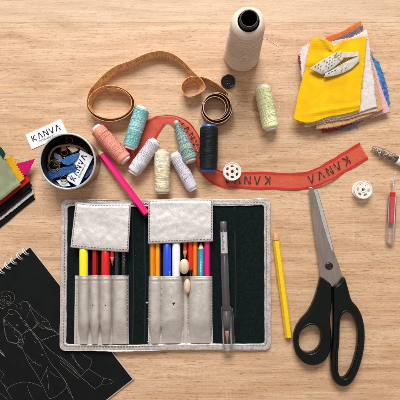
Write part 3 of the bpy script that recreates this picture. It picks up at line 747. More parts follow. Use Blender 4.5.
def pen(label, x, y0, y1, r, col, x1=None, cat='felt pen', name='felt_pen', zc=None, rough=.3, group='pens in the wallet pockets', text=None):
    x1 = x if x1 is None else x1; z = (zc if zc is not None else 4.1+r)
    A = P(x, y0, z); B_ = P(x1, y1, z); ax, L_ = frame(A, B_)
    root = empty(name, ((A.x+B_.x)/2, (A.y+B_.y)/2, z-r+lift((A.x+B_.x)/2)), label, cat, group)
    m = mat('pen_'+name, col, rough, coat=.3, namt=.2, bump=.03)
    mb = MB(); mb.lathe(A, B_, [(1.0,r*.85),(1.4,r),(L_*.72,r),(L_-2,r*.8),(L_,r*.45)], 28); mb.build('barrel', m, root, True)
    mb = MB(); mb.lathe(A, B_, [(0,r*.5),(.5,r*.8),(1.2,r*.84)], 28); mb.build('end_plug', m, root, True)
    if text:
        mid = A+ax*(L_*.50); mb = MB(); rnd = random.Random(2)
        for k in range(9):
            l = rnd.uniform(.5, 1.3); p = [mid+ax*k*.9+Vector((d+r*.45, 0, math.sqrt(r*r-(d+r*.45)**2)+.05)) for d in (0, l)]; mb.tube(p, .13, 4)
        mb.build('lettering', M_card, root, True)
    return root
pen('bright yellow felt pen in the leftmost wallet pocket', 84.6, 226, 316, 4.6, srgb(252,222,10))
pencil('dark red pencil between the yellow and red pens', (95.6,322), (95.8,226), srgb(160,16,26), 3.4, za=7.6, zb=7.6, tilt=True, group='pencils in the wallet pockets')
pen('glossy red felt pen in the third wallet pocket', 106.3, 226, 316, 4.6, srgb(208,14,20))
pencil('black pencil in the flat pocket, its side bare', (117.6,320), (117.6,226), srgb(22,34,32), 2.9, za=7.0, zb=7.0, tilt=True, group='pencils in the wallet pockets')
pencil('black pencil with white lettering in the flat pocket', (124.4,320), (124.4,226), srgb(24,28,30), 3.0, za=7.1, zb=7.1, tilt=True, group='pencils in the wallet pockets', text=(12,2.2,58), textm=mat('pencil_print', srgb(150,146,144), .6))
# a small red pencil whose sharpened end shows, lying on top
pencil('short red pencil with bare wooden tip pointing down', (112.9,265.5), (112.6,226), srgb(200,24,30), 2.0, za=10.8, zb=10.4, tilt=True, tip_len=9, group='pencils in the wallet pockets', lead=mat('red_lead', srgb(150,50,40), .5), wood=mat('wood_orange', srgb(206,140,100), .7))
pencil('orange pencil at the left edge of the right hand pockets', (152.6,320), (152.4,226), srgb(238,138,8), 2.9, za=7.0, zb=7.0, tilt=True, group='pencils in the wallet pockets')
pencil('amber orange pencil touching the blue pen', (157.9,320), (157.9,226), srgb(246,158,20), 2.7, za=6.9, zb=6.9, tilt=True, group='pencils in the wallet pockets')
pen('royal blue felt pen beside the white pen', 167.3, 226, 316, 4.35, srgb(20,70,190), text=1)
pen('plain white felt pen in the middle wallet pocket', 176.3, 226, 316, 4.35, srgb(236,228,234))
pencil('dark orange pencil with wooden tip behind the wooden bead', (185.0,262), (185.0,226), srgb(206,72,34), 2.4, za=6.6, zb=6.6, tilt=True, tip_len=12, group='pencils in the wallet pockets')
pencil('scarlet pencil right of the wooden bead', (190.4,276), (190.4,226), srgb(226,34,12), 3.0, za=7.1, zb=7.1, tilt=True, group='pencils in the wallet pockets', tip_len=7, wood=M_ink)
pencil('light orange pencil left of the teal pencil', (195.0,320), (195.0,226), srgb(242,122,32), 2.8, za=7, zb=7, tilt=True, group='pencils in the wallet pockets')
pencil('teal pencil with silver script and a pale sharpened tip', (201.0,242.3), (200.6,320), srgb(20,130,146), 3.1, za=7.3, zb=7.3, tilt=True, hexa=False, group='pencils in the wallet pockets', tip_len=7, taperlead=.8, lead=mat('teal_lead', srgb(30,110,120), .5), wood=mat('pale_wood', srgb(228,210,170), .7), text=(13,1.3,14), textm=mat('silver_ink', srgb(140,190,190), .5))
pencil('magenta pencil at the right end of the wallet pockets', (206.8,319), (207.2,226), srgb(222,10,112), 3.3, za=7.7, zb=7.7, tilt=True, group='pencils in the wallet pockets')
# wooden beads
def bead(px, py, rx, ry, z, label):
    c = P(px, py, z+rx*.8*S); mb = MB(); A = c+Vector((0, ry*S, 0)); n = 16
    mb.lathe(A, A-Vector((0, 1, 0)), [(ry*S*(1-math.cos(math.pi*i/n)), max(.15, rx*S*math.sin(math.pi*i/n)**.85)) for i in range(n+1)], 24)
    o = mb.build('wooden_bead', mat('bead_wood', srgb(232,212,180), .45, col2=srgb(206,178,140), nscale=.35, stretch=(1,.2,1), bump=.1), None, True); tag(o, label, 'bead', 'wooden beads')
bead(184.3,266.4,4.8,7.2,10.4,'large oval wooden bead resting above the wallet pocket between pens')
bead(187.2,286,3.2,7.0,6.9,'narrow oval wooden bead lying on the silver pocket')

def gel_pen():
    z = 8.2; A = P(223.2,221,z); B_ = P(227.6,350.5,z); ax, L_ = frame(A, B_); side = Vector((ax.y, -ax.x, 0))*-1
    root = empty('gel_pen', ((A.x+B_.x)/2, (A.y+B_.y)/2, 4), 'clear grey gel pen with capped nib clipped on the dark lining', 'pen')
    grey = mat('smoky_plastic', srgb(160,154,156), .2, clear=.14, spec=.7)
    mb = MB(); mb.lathe(A, B_, [(0,1.5),(.5,3.0),(1.4,3.7),(9,3.9),(9.4,3.5)], 28); mb.build('end_plug', mat('grey_plastic', srgb(96,90,92), .25, coat=.4), root, True)
    mb = MB(); mb.lathe(A, B_, [(9,3.6),(9.4,4.1),(L_-46,4.1),(L_-44,4.0)], 28); mb.build('barrel', grey, root, True)
    mb = MB(); mb.lathe(A, B_, [(14,1.5),(L_-20,1.5)], 14); mb.build('ink_tube', mat('ink_tube', srgb(60,55,57), .4), root, True)
    mb = MB(); mb.lathe(A, B_, [(L_-22,2.2),(L_-18,2.1),(L_-11,.9),(L_-7,.5)], 20); mb.build('nib_cone', mat('nib_orange', srgb(180,110,84), .35), root, True)
    mb = MB(); mb.lathe(A, B_, [(L_-44,3.9),(L_-30,3.7),(L_-23.2,3.2)], 20); mb.build('grip', mat('grip_grey', srgb(120,112,112), .3, clear=.35), root, True)
    mb = MB(); mb.lathe(A, B_, [(L_-47,4.8),(L_-47,5.4),(L_-5,5.0),(L_-.8,4.4),(L_,3.2),(L_,.2)], 28, caps=False); mb.build('cap', M_clear, root, True)
    s = side if side.x > 0 else -side
    mb = MB(); p0 = A+ax*(L_-3)+s*4.6; p1 = A+ax*(L_-28)+s*6.6; p2 = A+ax*(L_-45)+s*6.0
    mb.tube(smooth([p0-s*1.5, p0+s*1.6, p1, p2], 6), 1.2, 10, flat=.6); mb.build('clip', M_clear, root, True)
    # paper label with barcode-like lines
    mb = MB(); rows = []
    for i in range(9):
        a = R(35+i*14); rows.append([A+ax*d+(s*-math.cos(a)*4.2+Vector((0,0,1))*math.sin(a)*4.2) for d in (12, 20, 28, 34.5)])
    mb.grid(rows); lb = mb.build('label', mat('label_grey', srgb(196,190,190), .5), root, True)
    mb = MB(); rnd = random.Random(3)
    for k in range(24):
        l = rnd.uniform(.8, 2.6); mb.tube([A+ax*(13+k*.86)+s*(q_-1.4)+Vector((0,0,math.sqrt(4.3**2-(q_-1.4)**2))) for q_ in (-.6, -.6+l/2, -.6+l)], .16, 4); mb.build('lettering', M_ink2, lb, True)
gel_pen()

# ---------------------------------------------------------------- notebook
def notebook():
    A = Vector((31,247)); u = Vector((.6145,.789)); v = Vector((-.789,.6145)); W_ = 166; Hh = 235
    q = lambda a, b: A+u*a+v*b
    root = empty('sketchbook', P(*q(W_/2, Hh/2)), 'black cover spiral sketchbook with a white line drawing of a coat', 'sketchbook')
    def rect(a0, b0, a1, b1, z):
        return [(lambda c: (c.x, c.y))(P(*p, z)) for p in (q(a0,b0), q(a0,b1), q(a1,b1), q(a1,b0))]
    mb = MB(); mb.slab(rect(-.2,-.8,W_+1.6,Hh,0), 0.05, .75); mb.build('back_board', mat('grey_board', srgb(192,174,156), .8), root)
    mb = MB()
    for k in range(9): mb.slab(rect(.2+.1*(k%3),-.5+.08*(k%2),W_+1.0+.15*((k*7)%4),Hh,0), .8+k*.17, .8+k*.17+.14)
    mb.build('pages', mat('cream_paper', srgb(206,188,166), .8, bump=.05), root)
    mb = MB(); mb.slab(rect(0,.3,W_,Hh,0), 2.4, 2.85); mb.build('cover', mat('black_card', srgb(8,10,9), .8, col2=srgb(14,15,14), spec=.18, nscale=.06, bump=.25, bscale=3), root, bevel=.12)
    # wire loops
    for k in range(30):
        b = 6.0+k*7.6
        mb = MB()
        for d in (-.9, .9):
            ring = []
            for i in range(17):
                a = 2*math.pi*i/16; px = q(1.2-3.4*math.cos(a)-.6, b+d); ring.append(P(px.x, px.y, 0)+Vector((0,0,2.3+3.3*math.sin(a)+.9)))
            for pnt in ring: pnt.z = max(.5, pnt.z)
            mb.tube(ring, .5, 8, caps=False)
        mb.build('wire_loop', M_wire, root)
        hq = q(4.4, b); hm = MB(); hm.slab([(P(*hq).x+1.5*math.cos(t_), P(*hq).y+1.5*math.sin(t_)) for t_ in [2*math.pi*i/12 for i in range(12)]], 2.80, 2.862); hm.build('punched_hole', M_hole, root)
    # the drawing
    mb = MB()
    def line(pts, wd=.24, sm_=True):
        pts = [P(x, y, 2.9) for x, y in pts]; pts = smooth(pts, 5) if sm_ and len(pts) > 2 else pts
        mb.tube(pts, [wd/2*(1+.55*noise.noise(Vector((p.x*.35, p.y*.35, 1)))) for p in pts], 4, flat=.3)
    def z5(l, ox, oy, f): return [(ox+x/f, oy+y/f) for x, y in l]
    a = lambda l, **k: line(z5(l, 0, 290, 6.667), **k)
    b = lambda l, **k: line(z5(l, 0, 320, 5), **k)
    c = lambda l, **k: line(z5(l, 60, 320, 5), **k)
    # head and hair
    a([(5,30),(20,10),(50,8),(85,20),(98,45),(92,75),(75,90),(60,85)]); a([(5,60),(0,85),(15,100),(40,108),(62,100),(72,80),(70,50),(50,30)]); a([(12,66),(22,60),(32,68),(24,80),(14,76),(12,66)]); a([(44,80),(54,74),(64,82),(56,92),(46,88),(44,80)]); a([(8,40),(22,48),(40,40),(48,58)]); a([(26,88),(34,94),(44,92)]); a([(0,115),(20,124),(38,112)])
    # collar
    a([(104,95),(134,90),(146,120),(122,132),(104,95)], sm_=False); a([(62,128),(50,150),(70,166),(98,160),(104,136),(62,128)], sm_=False); a([(104,136),(130,165),(150,200),(180,240),(210,280),(260,345),(290,400)]); a([(80,92),(104,95)])
    a([(130,90),(172,74),(190,92),(204,130),(230,180),(250,214),(232,248),(190,272),(165,286)]); a([(172,74),(215,120),(270,172),(320,205),(334,240),(352,262),(398,298)]); a([(278,212),(322,208)]); a([(250,214),(300,246),(318,262),(352,262)]); a([(290,240),(310,256),(330,250)]); a([(188,92),(202,100),(196,118)])
    for p0, p1 in (((176,184),(184,170)),((186,162),(192,150)),((194,142),(198,134))): a([p0, p1])
    a([(62,150),(40,175),(24,192),(28,250),(48,330),(80,352),(118,362),(136,385),(150,400)]); a([(24,192),(60,222),(100,262),(140,296)]); a([(34,228),(68,236)]); a([(98,250),(100,300),(116,314)]); a([(140,296),(124,320),(130,350),(150,345),(148,320),(140,296)]); a([(146,300),(176,270),(206,262)])
    for p0 in ((140,186),(112,234),(170,232),(236,344)): a([(p0[0]-5,p0[1]),(p0[0],p0[1]-6),(p0[0]+6,p0[1]),(p0[0],p0[1]+7),(p0[0]-5,p0[1])])
    for k in range(6): a([(280+k*19,332-k*7),(290+k*19,328-k*7)], sm_=False)
    for k in range(5): a([(150+k*3,385-k*18),(154+k*3,375-k*18)], sm_=False)
    # coat body
    b([(22,0),(22,55),(40,104),(84,118),(110,140),(140,205),(175,260),(205,312),(240,384),(255,392),(290,376),(334,328),(300,270),(250,210),(205,120),(160,55),(120,0)]); b([(60,35),(110,75),(84,118)]); b([(100,95),(118,112),(104,132),(88,128),(100,95)]); b([(160,55),(206,102),(250,150),(330,212),(400,285)])
    b([(210,102),(240,92)]); b([(252,84),(278,76),(300,72)]); b([(128,170),(170,212),(210,232)]); b([(180,184),(178,212),(162,212)]); b([(210,170),(216,176),(210,180),(208,172)]); b([(248,256),(268,274),(300,290)]); b([(232,250),(240,300),(244,352)]); b([(205,305),(222,270),(240,230)])
    b([(298,214),(340,250),(398,296)]); b([(360,162),(380,205),(400,232)]); b([(175,5),(212,42),(250,44)]); b([(225,40),(245,34)]); b([(250,44),(300,74)]); b([(155,48),(196,12)])
    b([(0,300),(20,325),(42,336),(76,320),(126,310),(176,320),(210,335)]); b([(20,325),(34,354),(60,398)]); b([(42,336),(34,354)]); b([(136,330),(150,370),(168,400)]); b([(0,368),(16,378),(36,398)]); b([(0,252),(18,270),(8,296)]); b([(330,330),(352,370),(370,400)])
    b([(0,150),(20,176),(24,182),(12,172),(0,160)], wd=.7)
    # hem and shoe
    c([(0,200),(40,230),(100,282),(176,346),(206,322),(218,292),(254,298),(270,312),(250,320),(206,322)], sm_=False); c([(160,198),(150,232),(104,282)]); c([(104,282),(60,230),(0,180)]); c([(140,244),(180,268),(218,292)]); c([(50,160),(84,215),(118,250)]); c([(100,162),(130,182),(160,198)])
    for k in range(5): c([(60+k*14,186+k*17),(66+k*14,194+k*17)], sm_=False)
    c([(0,270),(38,328),(68,398)])
    mb.build('line_drawing', mat('white_line', srgb(156,152,146), .9, col2=srgb(96,94,90), nscale=.5), root)
M_wire = mat('white_wire', srgb(226,222,222), .35, bump=.03); M_hole = mat('hole_paper', srgb(90,84,78), .9)
notebook()

# ---------------------------------------------------------------- tin and its contents
def tin():
    c = P(74.6,163.3,0); r = 28.7; h = 26.0
    root = empty('round_tin', c, 'open round metal tin full of sewing odds and ends', 'tin')
    mb = MB(); z = Vector((0,0,1))
    mb.lathe(c, c+z*h, [(0,.1),(0,r-1.2),(.5,r),(3,r),(3.6,r-.4),(4.2,r),(h-4,r),(h-3.4,r+.4),(h-1,r+.4)], 96, caps=False)
    mb.lathe(c, c+z*h, [(1.0,.1),(1.0,r-.8),(h-1,r-.7)], 96, caps=False); mb.build('body', M_tin, root)
    mb = MB(); mb.tube([c+Vector((r*math.cos(a), r*math.sin(a), h-.4)) for a in [2*math.pi*k/96 for k in range(97)]], 1.15, 12, caps=False); mb.build('rolled_rim', M_steel_br, root)
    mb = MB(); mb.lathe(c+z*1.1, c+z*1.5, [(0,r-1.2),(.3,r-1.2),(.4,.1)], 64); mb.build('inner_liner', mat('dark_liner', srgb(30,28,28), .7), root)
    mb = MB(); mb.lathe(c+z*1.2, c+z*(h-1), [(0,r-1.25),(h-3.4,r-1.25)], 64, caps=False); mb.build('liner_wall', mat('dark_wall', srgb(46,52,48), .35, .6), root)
tin()
def card(px_c, ang, Lx, Ly, z, label, sub, nrm=None, sub_size=3.1, name='brand_card'):
    c = P(px_c[0], px_c[1], z); e1 = Vector((math.cos(ang), math.sin(ang), 0)); e2 = Vector((-e1.y, e1.x, 0))
    up = Vector((0,0,1))
    if nrm: # tip the card: e1, e2 gain slope
        e1 = (e1+up*nrm[0]).normalized(); e2 = (e2+up*nrm[1]); e2 = (e2-e1*e2.dot(e1)).normalized(); up = e1.cross(e2)
    f = lambda x, y, o=0: c+e1*x+e2*y+up*o
    root = empty(name, c, label, 'label card', 'white label cards')
    mb = MB(); n = 12
    for o in (0, .45):
        pass
    T = [[f(-Lx/2+Lx*i/n, -Ly/2+Ly*j/2, .45+.12*math.sin(i*.5)) for i in range(n+1)] for j in range(3)]
    Bt = [[p-up*.45 for p in row] for row in T]
    mb.grid(T, 0, True); mb.grid(Bt, 0, True); mb.grid([T[0], Bt[0]], 0, False); mb.grid([T[-1], Bt[-1]], 0, False); mb.grid([[r_[0] for r_ in T], [r_[0] for r_ in Bt]], 0, False); mb.grid([[r_[-1] for r_ in T], [r_[-1] for r_ in Bt]], 0, False)
    mb.build('paper', M_card, root)
    mb = MB(); kanva(mb, lambda x, y: f(x, y+Ly*.08, .68), Ly*.37, gap=1.42, wd=.17); mb.build('lettering', M_ink, root)
    mb = MB(); vs, fs = text_mesh(sub, sub_size); mb.raw(vs, fs, fn=lambda p: f(p.x-Lx*.03, p.y-Ly*.25, .68)); mb.build('small_print', M_ink2, root)
card((46.5,134.2), R(24), 43, 17.5, .1, 'white label card lying on the wood behind the tin', 'DESIGNED BY', sub_size=3.0)
card((79.6,168.2), R(62), 36, 16, 12.0, 'white label card standing inside the round tin', 'DESIGNED BY', nrm=(.12,-.10), sub_size=2.8)
def tin_things():
    blue = mat('blue_plastic', srgb(14,54,104), .3, col2=srgb(34,92,158), nscale=.5, bump=.1, coat=.3)
    blue2 = mat('light_blue_plastic', srgb(52,114,170), .3, col2=srgb(24,72,128), nscale=.4, bump=.1, coat=.3)
    def slabpx(l, z, th, m, name, label, cat, tl=(0,0)):
        vs, fs = curve_mesh([[(P(x, y, z).x, P(x, y, z).y) for x, y in l]], th, min(th*.3, .45), 2)
        c0 = P(*l[0], z); mb = MB(); mb.raw(vs, fs, fn=lambda p: Vector((p.x, p.y, p.z+z+(p.x-c0.x)*tl[0]+(p.y-c0.y)*tl[1])), smooth=True); o = mb.build(name, m); tag(o, label, cat); return o
    slabpx([(48,171.5),(60,168.5),(78,163.5),(80,170),(66,175),(50,180.5)], 8.5, 4, blue, 'blue_clip', 'dark blue plastic clip low inside the tin', 'clip', (.05,0))
    slabpx([(61.5,161.5),(67,157),(74,154.5),(80.5,153),(78.5,158.5),(74,163),(69,165.5),(64,164.5)], 11.5, 4.5, blue2, 'chalk', 'light blue tailor chalk beside the card in the tin', 'chalk', (.03,.04))
    slabpx([(84,172),(94,163.5),(96,168),(87,178),(83,178)], 8, 4, blue, 'blue_clip', 'dark blue plastic clip half hidden behind the card in the tin', 'clip')
    slabpx([(56,180),(66,179),(71,186),(62,187)], 7, 2, M_card, 'fabric_scrap', 'pale scrap of cloth at the bottom of the tin', 'scrap')
    slabpx([(67,147.5),(74,145.5),(79,150),(73,153)], 10.5, 2.2, mat('beige_scrap', srgb(222,200,170), .7), 'fabric_scrap', 'beige scrap near the top of the tin', 'scrap')
    slabpx([(61,145.5),(66,146),(67,150),(62,151.5)], 9.5, 2.2, mat('orange_scrap', srgb(196,120,50), .6), 'fabric_scrap', 'orange brown scrap beside the beige scrap in the tin', 'scrap')
    slabpx([(54,152),(60,155),(64,161),(60,163),(54,157)], 8.5, 2.2, mat('violet_scrap', srgb(112,116,150), .6), 'fabric_scrap', 'grey violet scrap above the coiled wire in the tin', 'scrap')
    # coiled wire
    mb = MB(); pts = []
    for k in range(120):
        a = k*.33; r_ = 5.6+1.2*math.sin(k*.21); pts.append(P(53.5, 166, 9+1.5*math.sin(k*.5)+k*.02)+Vector((r_*math.cos(a)+.6*math.sin(k*.13), r_*math.sin(a)+.6*math.cos(k*.17), 0)))
    mb.tube(pts, .42, 6)
    pts = [P(57,163,11)+Vector((2.8*math.cos(k*.4), 2.8*math.sin(k*.4), 1+k*.02)) for k in range(50)]; mb.tube(pts, .4, 6)
    tag(mb.build('wire_coil', mat('brass_dark', srgb(120,104,70), .35, .8)), 'tangled coil of dark brass wire at the left of the tin', 'wire')
    mb = MB(); mb.tube(smooth([P(48.5,162,11), P(49.5,156,13), P(53,149.5,14), P(59,146.2,14.5), P(68,145.2,14), P(76,146,13), P(84,150,11), P(90,158,8)], 8), 1.15, 10, flat=.5)
    tag(mb.build('elastic_cord', mat('pink_brown', srgb(150,112,96), .5, bump=.2)), 'pinkish brown elastic cord arched over the tin contents', 'cord')
    rp_ = random.Random(21); cen = P(74.6,163.3,0); msteel = mat('pin_steel', srgb(200,196,190), .25, .9); mblk = mat('clip_black', srgb(28,28,30), .3, .5)
    for k in range(16):
        a = rp_.uniform(0, 6.28); r1 = rp_.uniform(4, 19); b_ = rp_.uniform(0, 6.28); c = cen+Vector((r1*math.cos(a), r1*math.sin(a), rp_.uniform(5, 11))); d = Vector((math.cos(b_), math.sin(b_), rp_.uniform(-.25,.25)))*rp_.uniform(4.5, 7)
        if ((c+d)-cen).xy.length > 26 or ((c-d)-cen).xy.length > 26: continue
        mb = MB(); mb.tube([c-d, c+d*.97], .3, 6); mb.lathe(c+d*.95, c+d*1.2, [(0,.3),(.3,.9),(1.0,1.0),(1.6,.4)], 10); tag(mb.build('pin', msteel), 'steel pin with a round head lying among the bits in the tin', 'pin', 'pins in the tin')
    for k in range(12):
        a = rp_.uniform(.3, 3.4); r1 = rp_.uniform(8, 21); b_ = rp_.uniform(0, 6.28); c = cen+Vector((r1*math.cos(a), r1*math.sin(a), rp_.uniform(4, 9))); e = Vector((math.cos(b_), math.sin(b_), rp_.uniform(-.3,.3))).normalized(); f_ = e.cross(Vector((0,0,1))).normalized(); g_ = e.cross(f_)
        mb = MB(); l, w_, h_ = 3.4, 1.7, .8
        mb.add([c+e*x_*l+f_*y_*w_+g_*z_*h_ for x_ in (-1,1) for y_ in (-1,1) for z_ in (-1,1)], [(0,1,3,2),(4,6,7,5),(0,4,5,1),(2,3,7,6),(0,2,6,4),(1,5,7,3)], 0, False)
        mb.tube([c+e*l+f_*w_*.7, c+e*(l+2.6)+f_*w_*.7, c+e*(l+2.6)-f_*w_*.7, c+e*l-f_*w_*.7], .35, 6)
        tag(mb.build('small_clip', mblk, bevel=.3), 'small black metal clip with a wire loop heaped in the tin', 'clip', 'black clips in the tin')
    # small dark snap fasteners and rings filling the bottom
    rnd = random.Random(12); mk = [mat('snap_black', srgb(32,32,34), .3, .6), mat('snap_brass', srgb(130,104,60), .3, .8), mat('snap_steel', srgb(120,116,112), .3, .8)]
    cen = P(75.3,163,0)
    protos = []
    for k in range(30):
        a = rnd.uniform(0, 6.28); rr = 25*math.sqrt(rnd.random()); z = rnd.uniform(4, 11); c = cen+Vector((rr*math.cos(a), rr*math.sin(a), z)); R_ = rnd.uniform(2.0, 4.2)
        t1 = Vector((rnd.uniform(-.5,.5), rnd.uniform(-.5,.5), 1)).normalized(); e1 = t1.orthogonal().normalized(); e2 = t1.cross(e1)
        mb = MB(); mb.tube([c+(e1*math.cos(q)+e2*math.sin(q))*R_ for q in [2*math.pi*i/18 for i in range(19)]], rnd.uniform(.35,.6), 6, caps=False)
        mi = rnd.choice((0,0,1,1,2))
        tag(mb.build('metal_ring', mk[mi]), ('small black ring among the rings heaped in the round tin', 'small brass ring among the rings heaped in the round tin', 'small steel ring among the rings heaped in the round tin')[mi], 'ring', ('black rings heaped in the tin','brass rings heaped in the tin','steel rings heaped in the tin')[mi])
tin_things()

# ---------------------------------------------------------------- fabric swatches
def fabric(name, c, c2=None, ns=.3, w=.9, b=.5):
    return mat(name, c, .9, col2=c2, nscale=ns, weave=w, bump=b, bscale=2.2, sheen=.08, detail=6, spec=.2)
def swatch(label, top, bot, z, m, amp=.5, seed=0, th=.8, tooth=1.0, step=1.15, extra=None, group='fabric swatches in the right hand pile', lseed=None, wob=1.5, curl=0, fray=None):
    T = [Vector(p) for p in top]; Bt = [Vector(p) for p in bot]
    W_ = sum((T[i+1]-T[i]).length for i in range(len(T)-1)); Hh = ((Bt[0]-T[0]).length+(Bt[-1]-T[-1]).length)/2
    nu = int(W_/step); nv = int(Hh/step); ls = seed if lseed is None else lseed
    def zf(u, v, x, y):
        e = max(abs(2*u-1), abs(2*v-1))
        q = z+amp*noise.noise(Vector((x*.035, y*.035, ls)))+.25*noise.noise(Vector((x*.12, y*.12, ls+1)))+curl*e**8*noise.noise(Vector((x*.08, y*.08, seed+9)))
        if extra: q += extra(u, v, x, y)
        return q
    mb = MB(); sheet(mb, top, bot, zf, nu, nv, teeth=1, tooth=tooth, wob=wob, seed=seed)
    o = mb.build('fabric_swatch', m, solid=th)
    if fray:
        rnd = random.Random(seed); fb = MB(); st_ = smooth([Vector((p[0], p[1], 0)) for p in top], 8); sb = smooth([Vector((p[0], p[1], 0)) for p in bot], 8); cx = polyval(st_, .5).lerp(polyval(sb, .5), .5)
        for k in range(fray):
            e = rnd.randrange(4); t = rnd.random(); u, v = ((t,0),(t,1),(0,t),(1,t))[e]
            p = polyval(st_, u).lerp(polyval(sb, u), v); d = (p-cx).normalized(); nx = Vector(((0,-1,0),(0,1,0),(-1,0,0),(1,0,0))[e]); nx = (nx+Vector((rnd.uniform(-.5,.5), rnd.uniform(-.5,.5), 0))).normalized()
            zz = zf(u, v, p.x, p.y); l = rnd.uniform(.5, 1.5); pts = [p-nx*1.2, p+nx*l*.4, p+nx*l+Vector((rnd.uniform(-.4,.4), rnd.uniform(-.4,.4), 0))]
            fb.tube(smooth([P(q.x, q.y, zz-.15-.25*i) for i, q in enumerate(pts)], 3), .13, 4)
        fb.build('frayed_edge', m, o)
    return tag(o, label, 'fabric swatch', group)
def pile():
    z = lambda k: 1.2+k*1.35
    teal = mat('teal_print', srgb(20,140,160), .9, col2=srgb(70,50,150), nscale=.28, bump=.4, detail=2)
    A = dict(lseed=31, amp=.8)
    swatch('grey blue frayed swatch lowest in the right hand pile', [(318,50),(350,44),(372,52)], [(330,131),(352,129),(378,106)], z(0), fabric('greyblue', srgb(150,158,160), srgb(120,130,140)), seed=1, **A)
    swatch('teal and violet printed swatch bulging from the right side', [(320,48),(350,44),(379,62)], [(335,124),(365,116),(390,104)], z(1), teal, seed=2, tooth=1.4, wob=3, **A)
    swatch('dark rose swatch showing under the tan one', [(297.5,55),(330,48),(362,40)], [(322.5,133.5),(345,127),(372,113)], z(2), fabric('rose', srgb(176,70,80), srgb(150,50,70)), seed=3, **A)
    swatch('orange swatch sticking out at the top of the pile', [(326,37),(344,30),(361,20.5)], [(322,120),(340,117),(372,104)], z(3), fabric('orange', srgb(236,116,52)), seed=4, **A)
    swatch('pale pink swatch along the right side of the pile', [(312,48),(345,42),(367,46)], [(330,128),(362,120),(390,111.5)], z(4), fabric('pink', srgb(240,190,190), srgb(230,170,176)), seed=5, tooth=1.3, fray=200, **A)
    swatch('grey violet swatch just below the orange edge', [(326,44),(345,34),(363,25)], [(318,118),(340,116),(370,104)], z(5), fabric('greyviolet', srgb(140,116,122), srgb(110,90,98)), seed=6, **A)
    swatch('tan swatch with folded lower edge', [(312,52),(340,46),(367,42)], [(317,129),(345,124),(383.5,110)], z(6), fabric('tan', srgb(224,176,124), srgb(204,150,100)), seed=7, fray=160, **A)
    swatch('peach pink swatch beneath the white one', [(306,46),(340,40),(367,36)], [(305,127),(335,121),(377,111)], z(7), fabric('peach', srgb(236,200,176), srgb(222,178,150)), seed=8, fray=160, **A)
    swatch('thick white swatch directly under the yellow one', [(300,50),(308,44),(325,45),(345,40),(367,29.5)], [(306,124),(320,122),(340,118),(360,112),(377,106.5)], z(8), fabric('white_cloth', srgb(240,226,218), srgb(224,206,198)), seed=9, tooth=1.3, th=1.1, fray=260, **A)
    def ex(u, v, x, y):
        g = math.exp(-((x-334)/7)**2)*math.exp(-((y-48)/9)**2)
        f = 1.6*math.exp(-(((x-336)*.75-(y-52)*.66)/3.2)**2)*sm(62, 44, y)
        fold = 1.2*math.exp(-((y-(110-(x-330)*.17))/2.6)**2)*sm(296, 320, x)
        rim = 1.1*math.exp(-((y-62-.06*(330-x))/4)**2)*sm(330, 312, x)
        wr = .55*math.sin((y+.25*x)*.28)*sm(128, 60, y)*.7+.5*math.sin((x*.6-y*.35)*.22)
        
        dx, dy = x-334, y-53; rr = math.hypot(dx, dy); gat = 1.5*math.sin(math.atan2(dy, dx)*5+.6)*math.exp(-rr/11)*sm(1, 5, rr)
        return -1.6*g+f+fold+rim+wr*.7+gat
    swatch('bright yellow swatch on top of the right hand pile', [(312,37.5),(322,39),(330,42.5),(334,47),(339,43),(350,38.5),(366.5,36)], [(292.8,120),(306,122.5),(318,120.5),(331,116.5),(345,114),(352,112.5),(359.5,110)], z(9)+.7, fabric('yellow_cloth', srgb(246,192,10), srgb(240,178,6), ns=.1, w=.62, b=.45), seed=10, extra=ex, wob=1.2, tooth=.9, step=1.0, fray=420, **A)
    # printed cloth tag knotted on top
    zt = z(9)+3.6
    root = empty('printed_cloth_tag', P(335,62,zt-1), 'crumpled white cloth tag with rows of print knotted onto the yellow swatch', 'cloth tag')
    cl = mat('tag_cloth', srgb(208,198,182), .8, col2=srgb(184,172,156), nscale=.2, bump=.4)
    mb = MB()
    sheet(mb, [(309.5,68.5),(322,60),(337,51.5)], [(322.5,75),(333,68.5),(344,59)], lambda u, v, x, y: zt+1.6*math.sin(u*3)+1.0*math.sin(v*3.1), 30, 12, wob=0)
    mb.build('left_strip', cl, root, solid=.5)
    mb = MB()
    sheet(mb, [(326,71.5),(338,66),(349,60),(358,53)], [(324,77.5),(338,75),(351,69),(360,60)], lambda u, v, x, y: zt-.4+1.0*math.sin(u*5+1)+.7*math.sin(v*3.1), 34, 12)
    mb.build('right_strip', cl, root, solid=.5)
    mb = MB()
    sheet(mb, [(338,52),(348,52.5),(359,51.5)], [(340,58),(349,57.5),(358.5,56)], lambda u, v, x, y: zt+.5+.6*math.sin(u*5), 20, 8)
    mb.build('end_strip', cl, root, solid=.5)
    mb = MB(); rnd = random.Random(9)
    for r_ in range(4):
        for k in range(8):
            t = (k+.5)/8.6; x = 313.5+t*25+r_*2.4; y = 67.6-t*15.5+r_*1.55
            if rnd.random() < .12: continue
            ln = rnd.uniform(1.2, 2.0); q = lambda a, b: P(x+a*.84+b*.5, y-a*.54+b*.84, zt+2.05+.0)
            u = (x-309)/30
            zz = zt+1.6*math.sin(u*3)+1.35; A_ = P(x, y, zz); B_ = P(x+ln*.84, y-ln*.54, zz)
            mb.tube([A_, B_], .3, 4, flat=.4)
    for (x, y) in ((328,73.5),(331,72),(334.5,70.5),(339,64.5),(342,63),(345,61.5),(341,70.5),(345,68.5)):
        mb.tube([P(x, y, zt+1.6), P(x+1.8, y-.9, zt+1.6)], .4, 4, flat=.5)
    mb.build('print', M_ink2, root)
    mb = MB(); yk = mat('yellow_knot', srgb(220,206,130), .7)
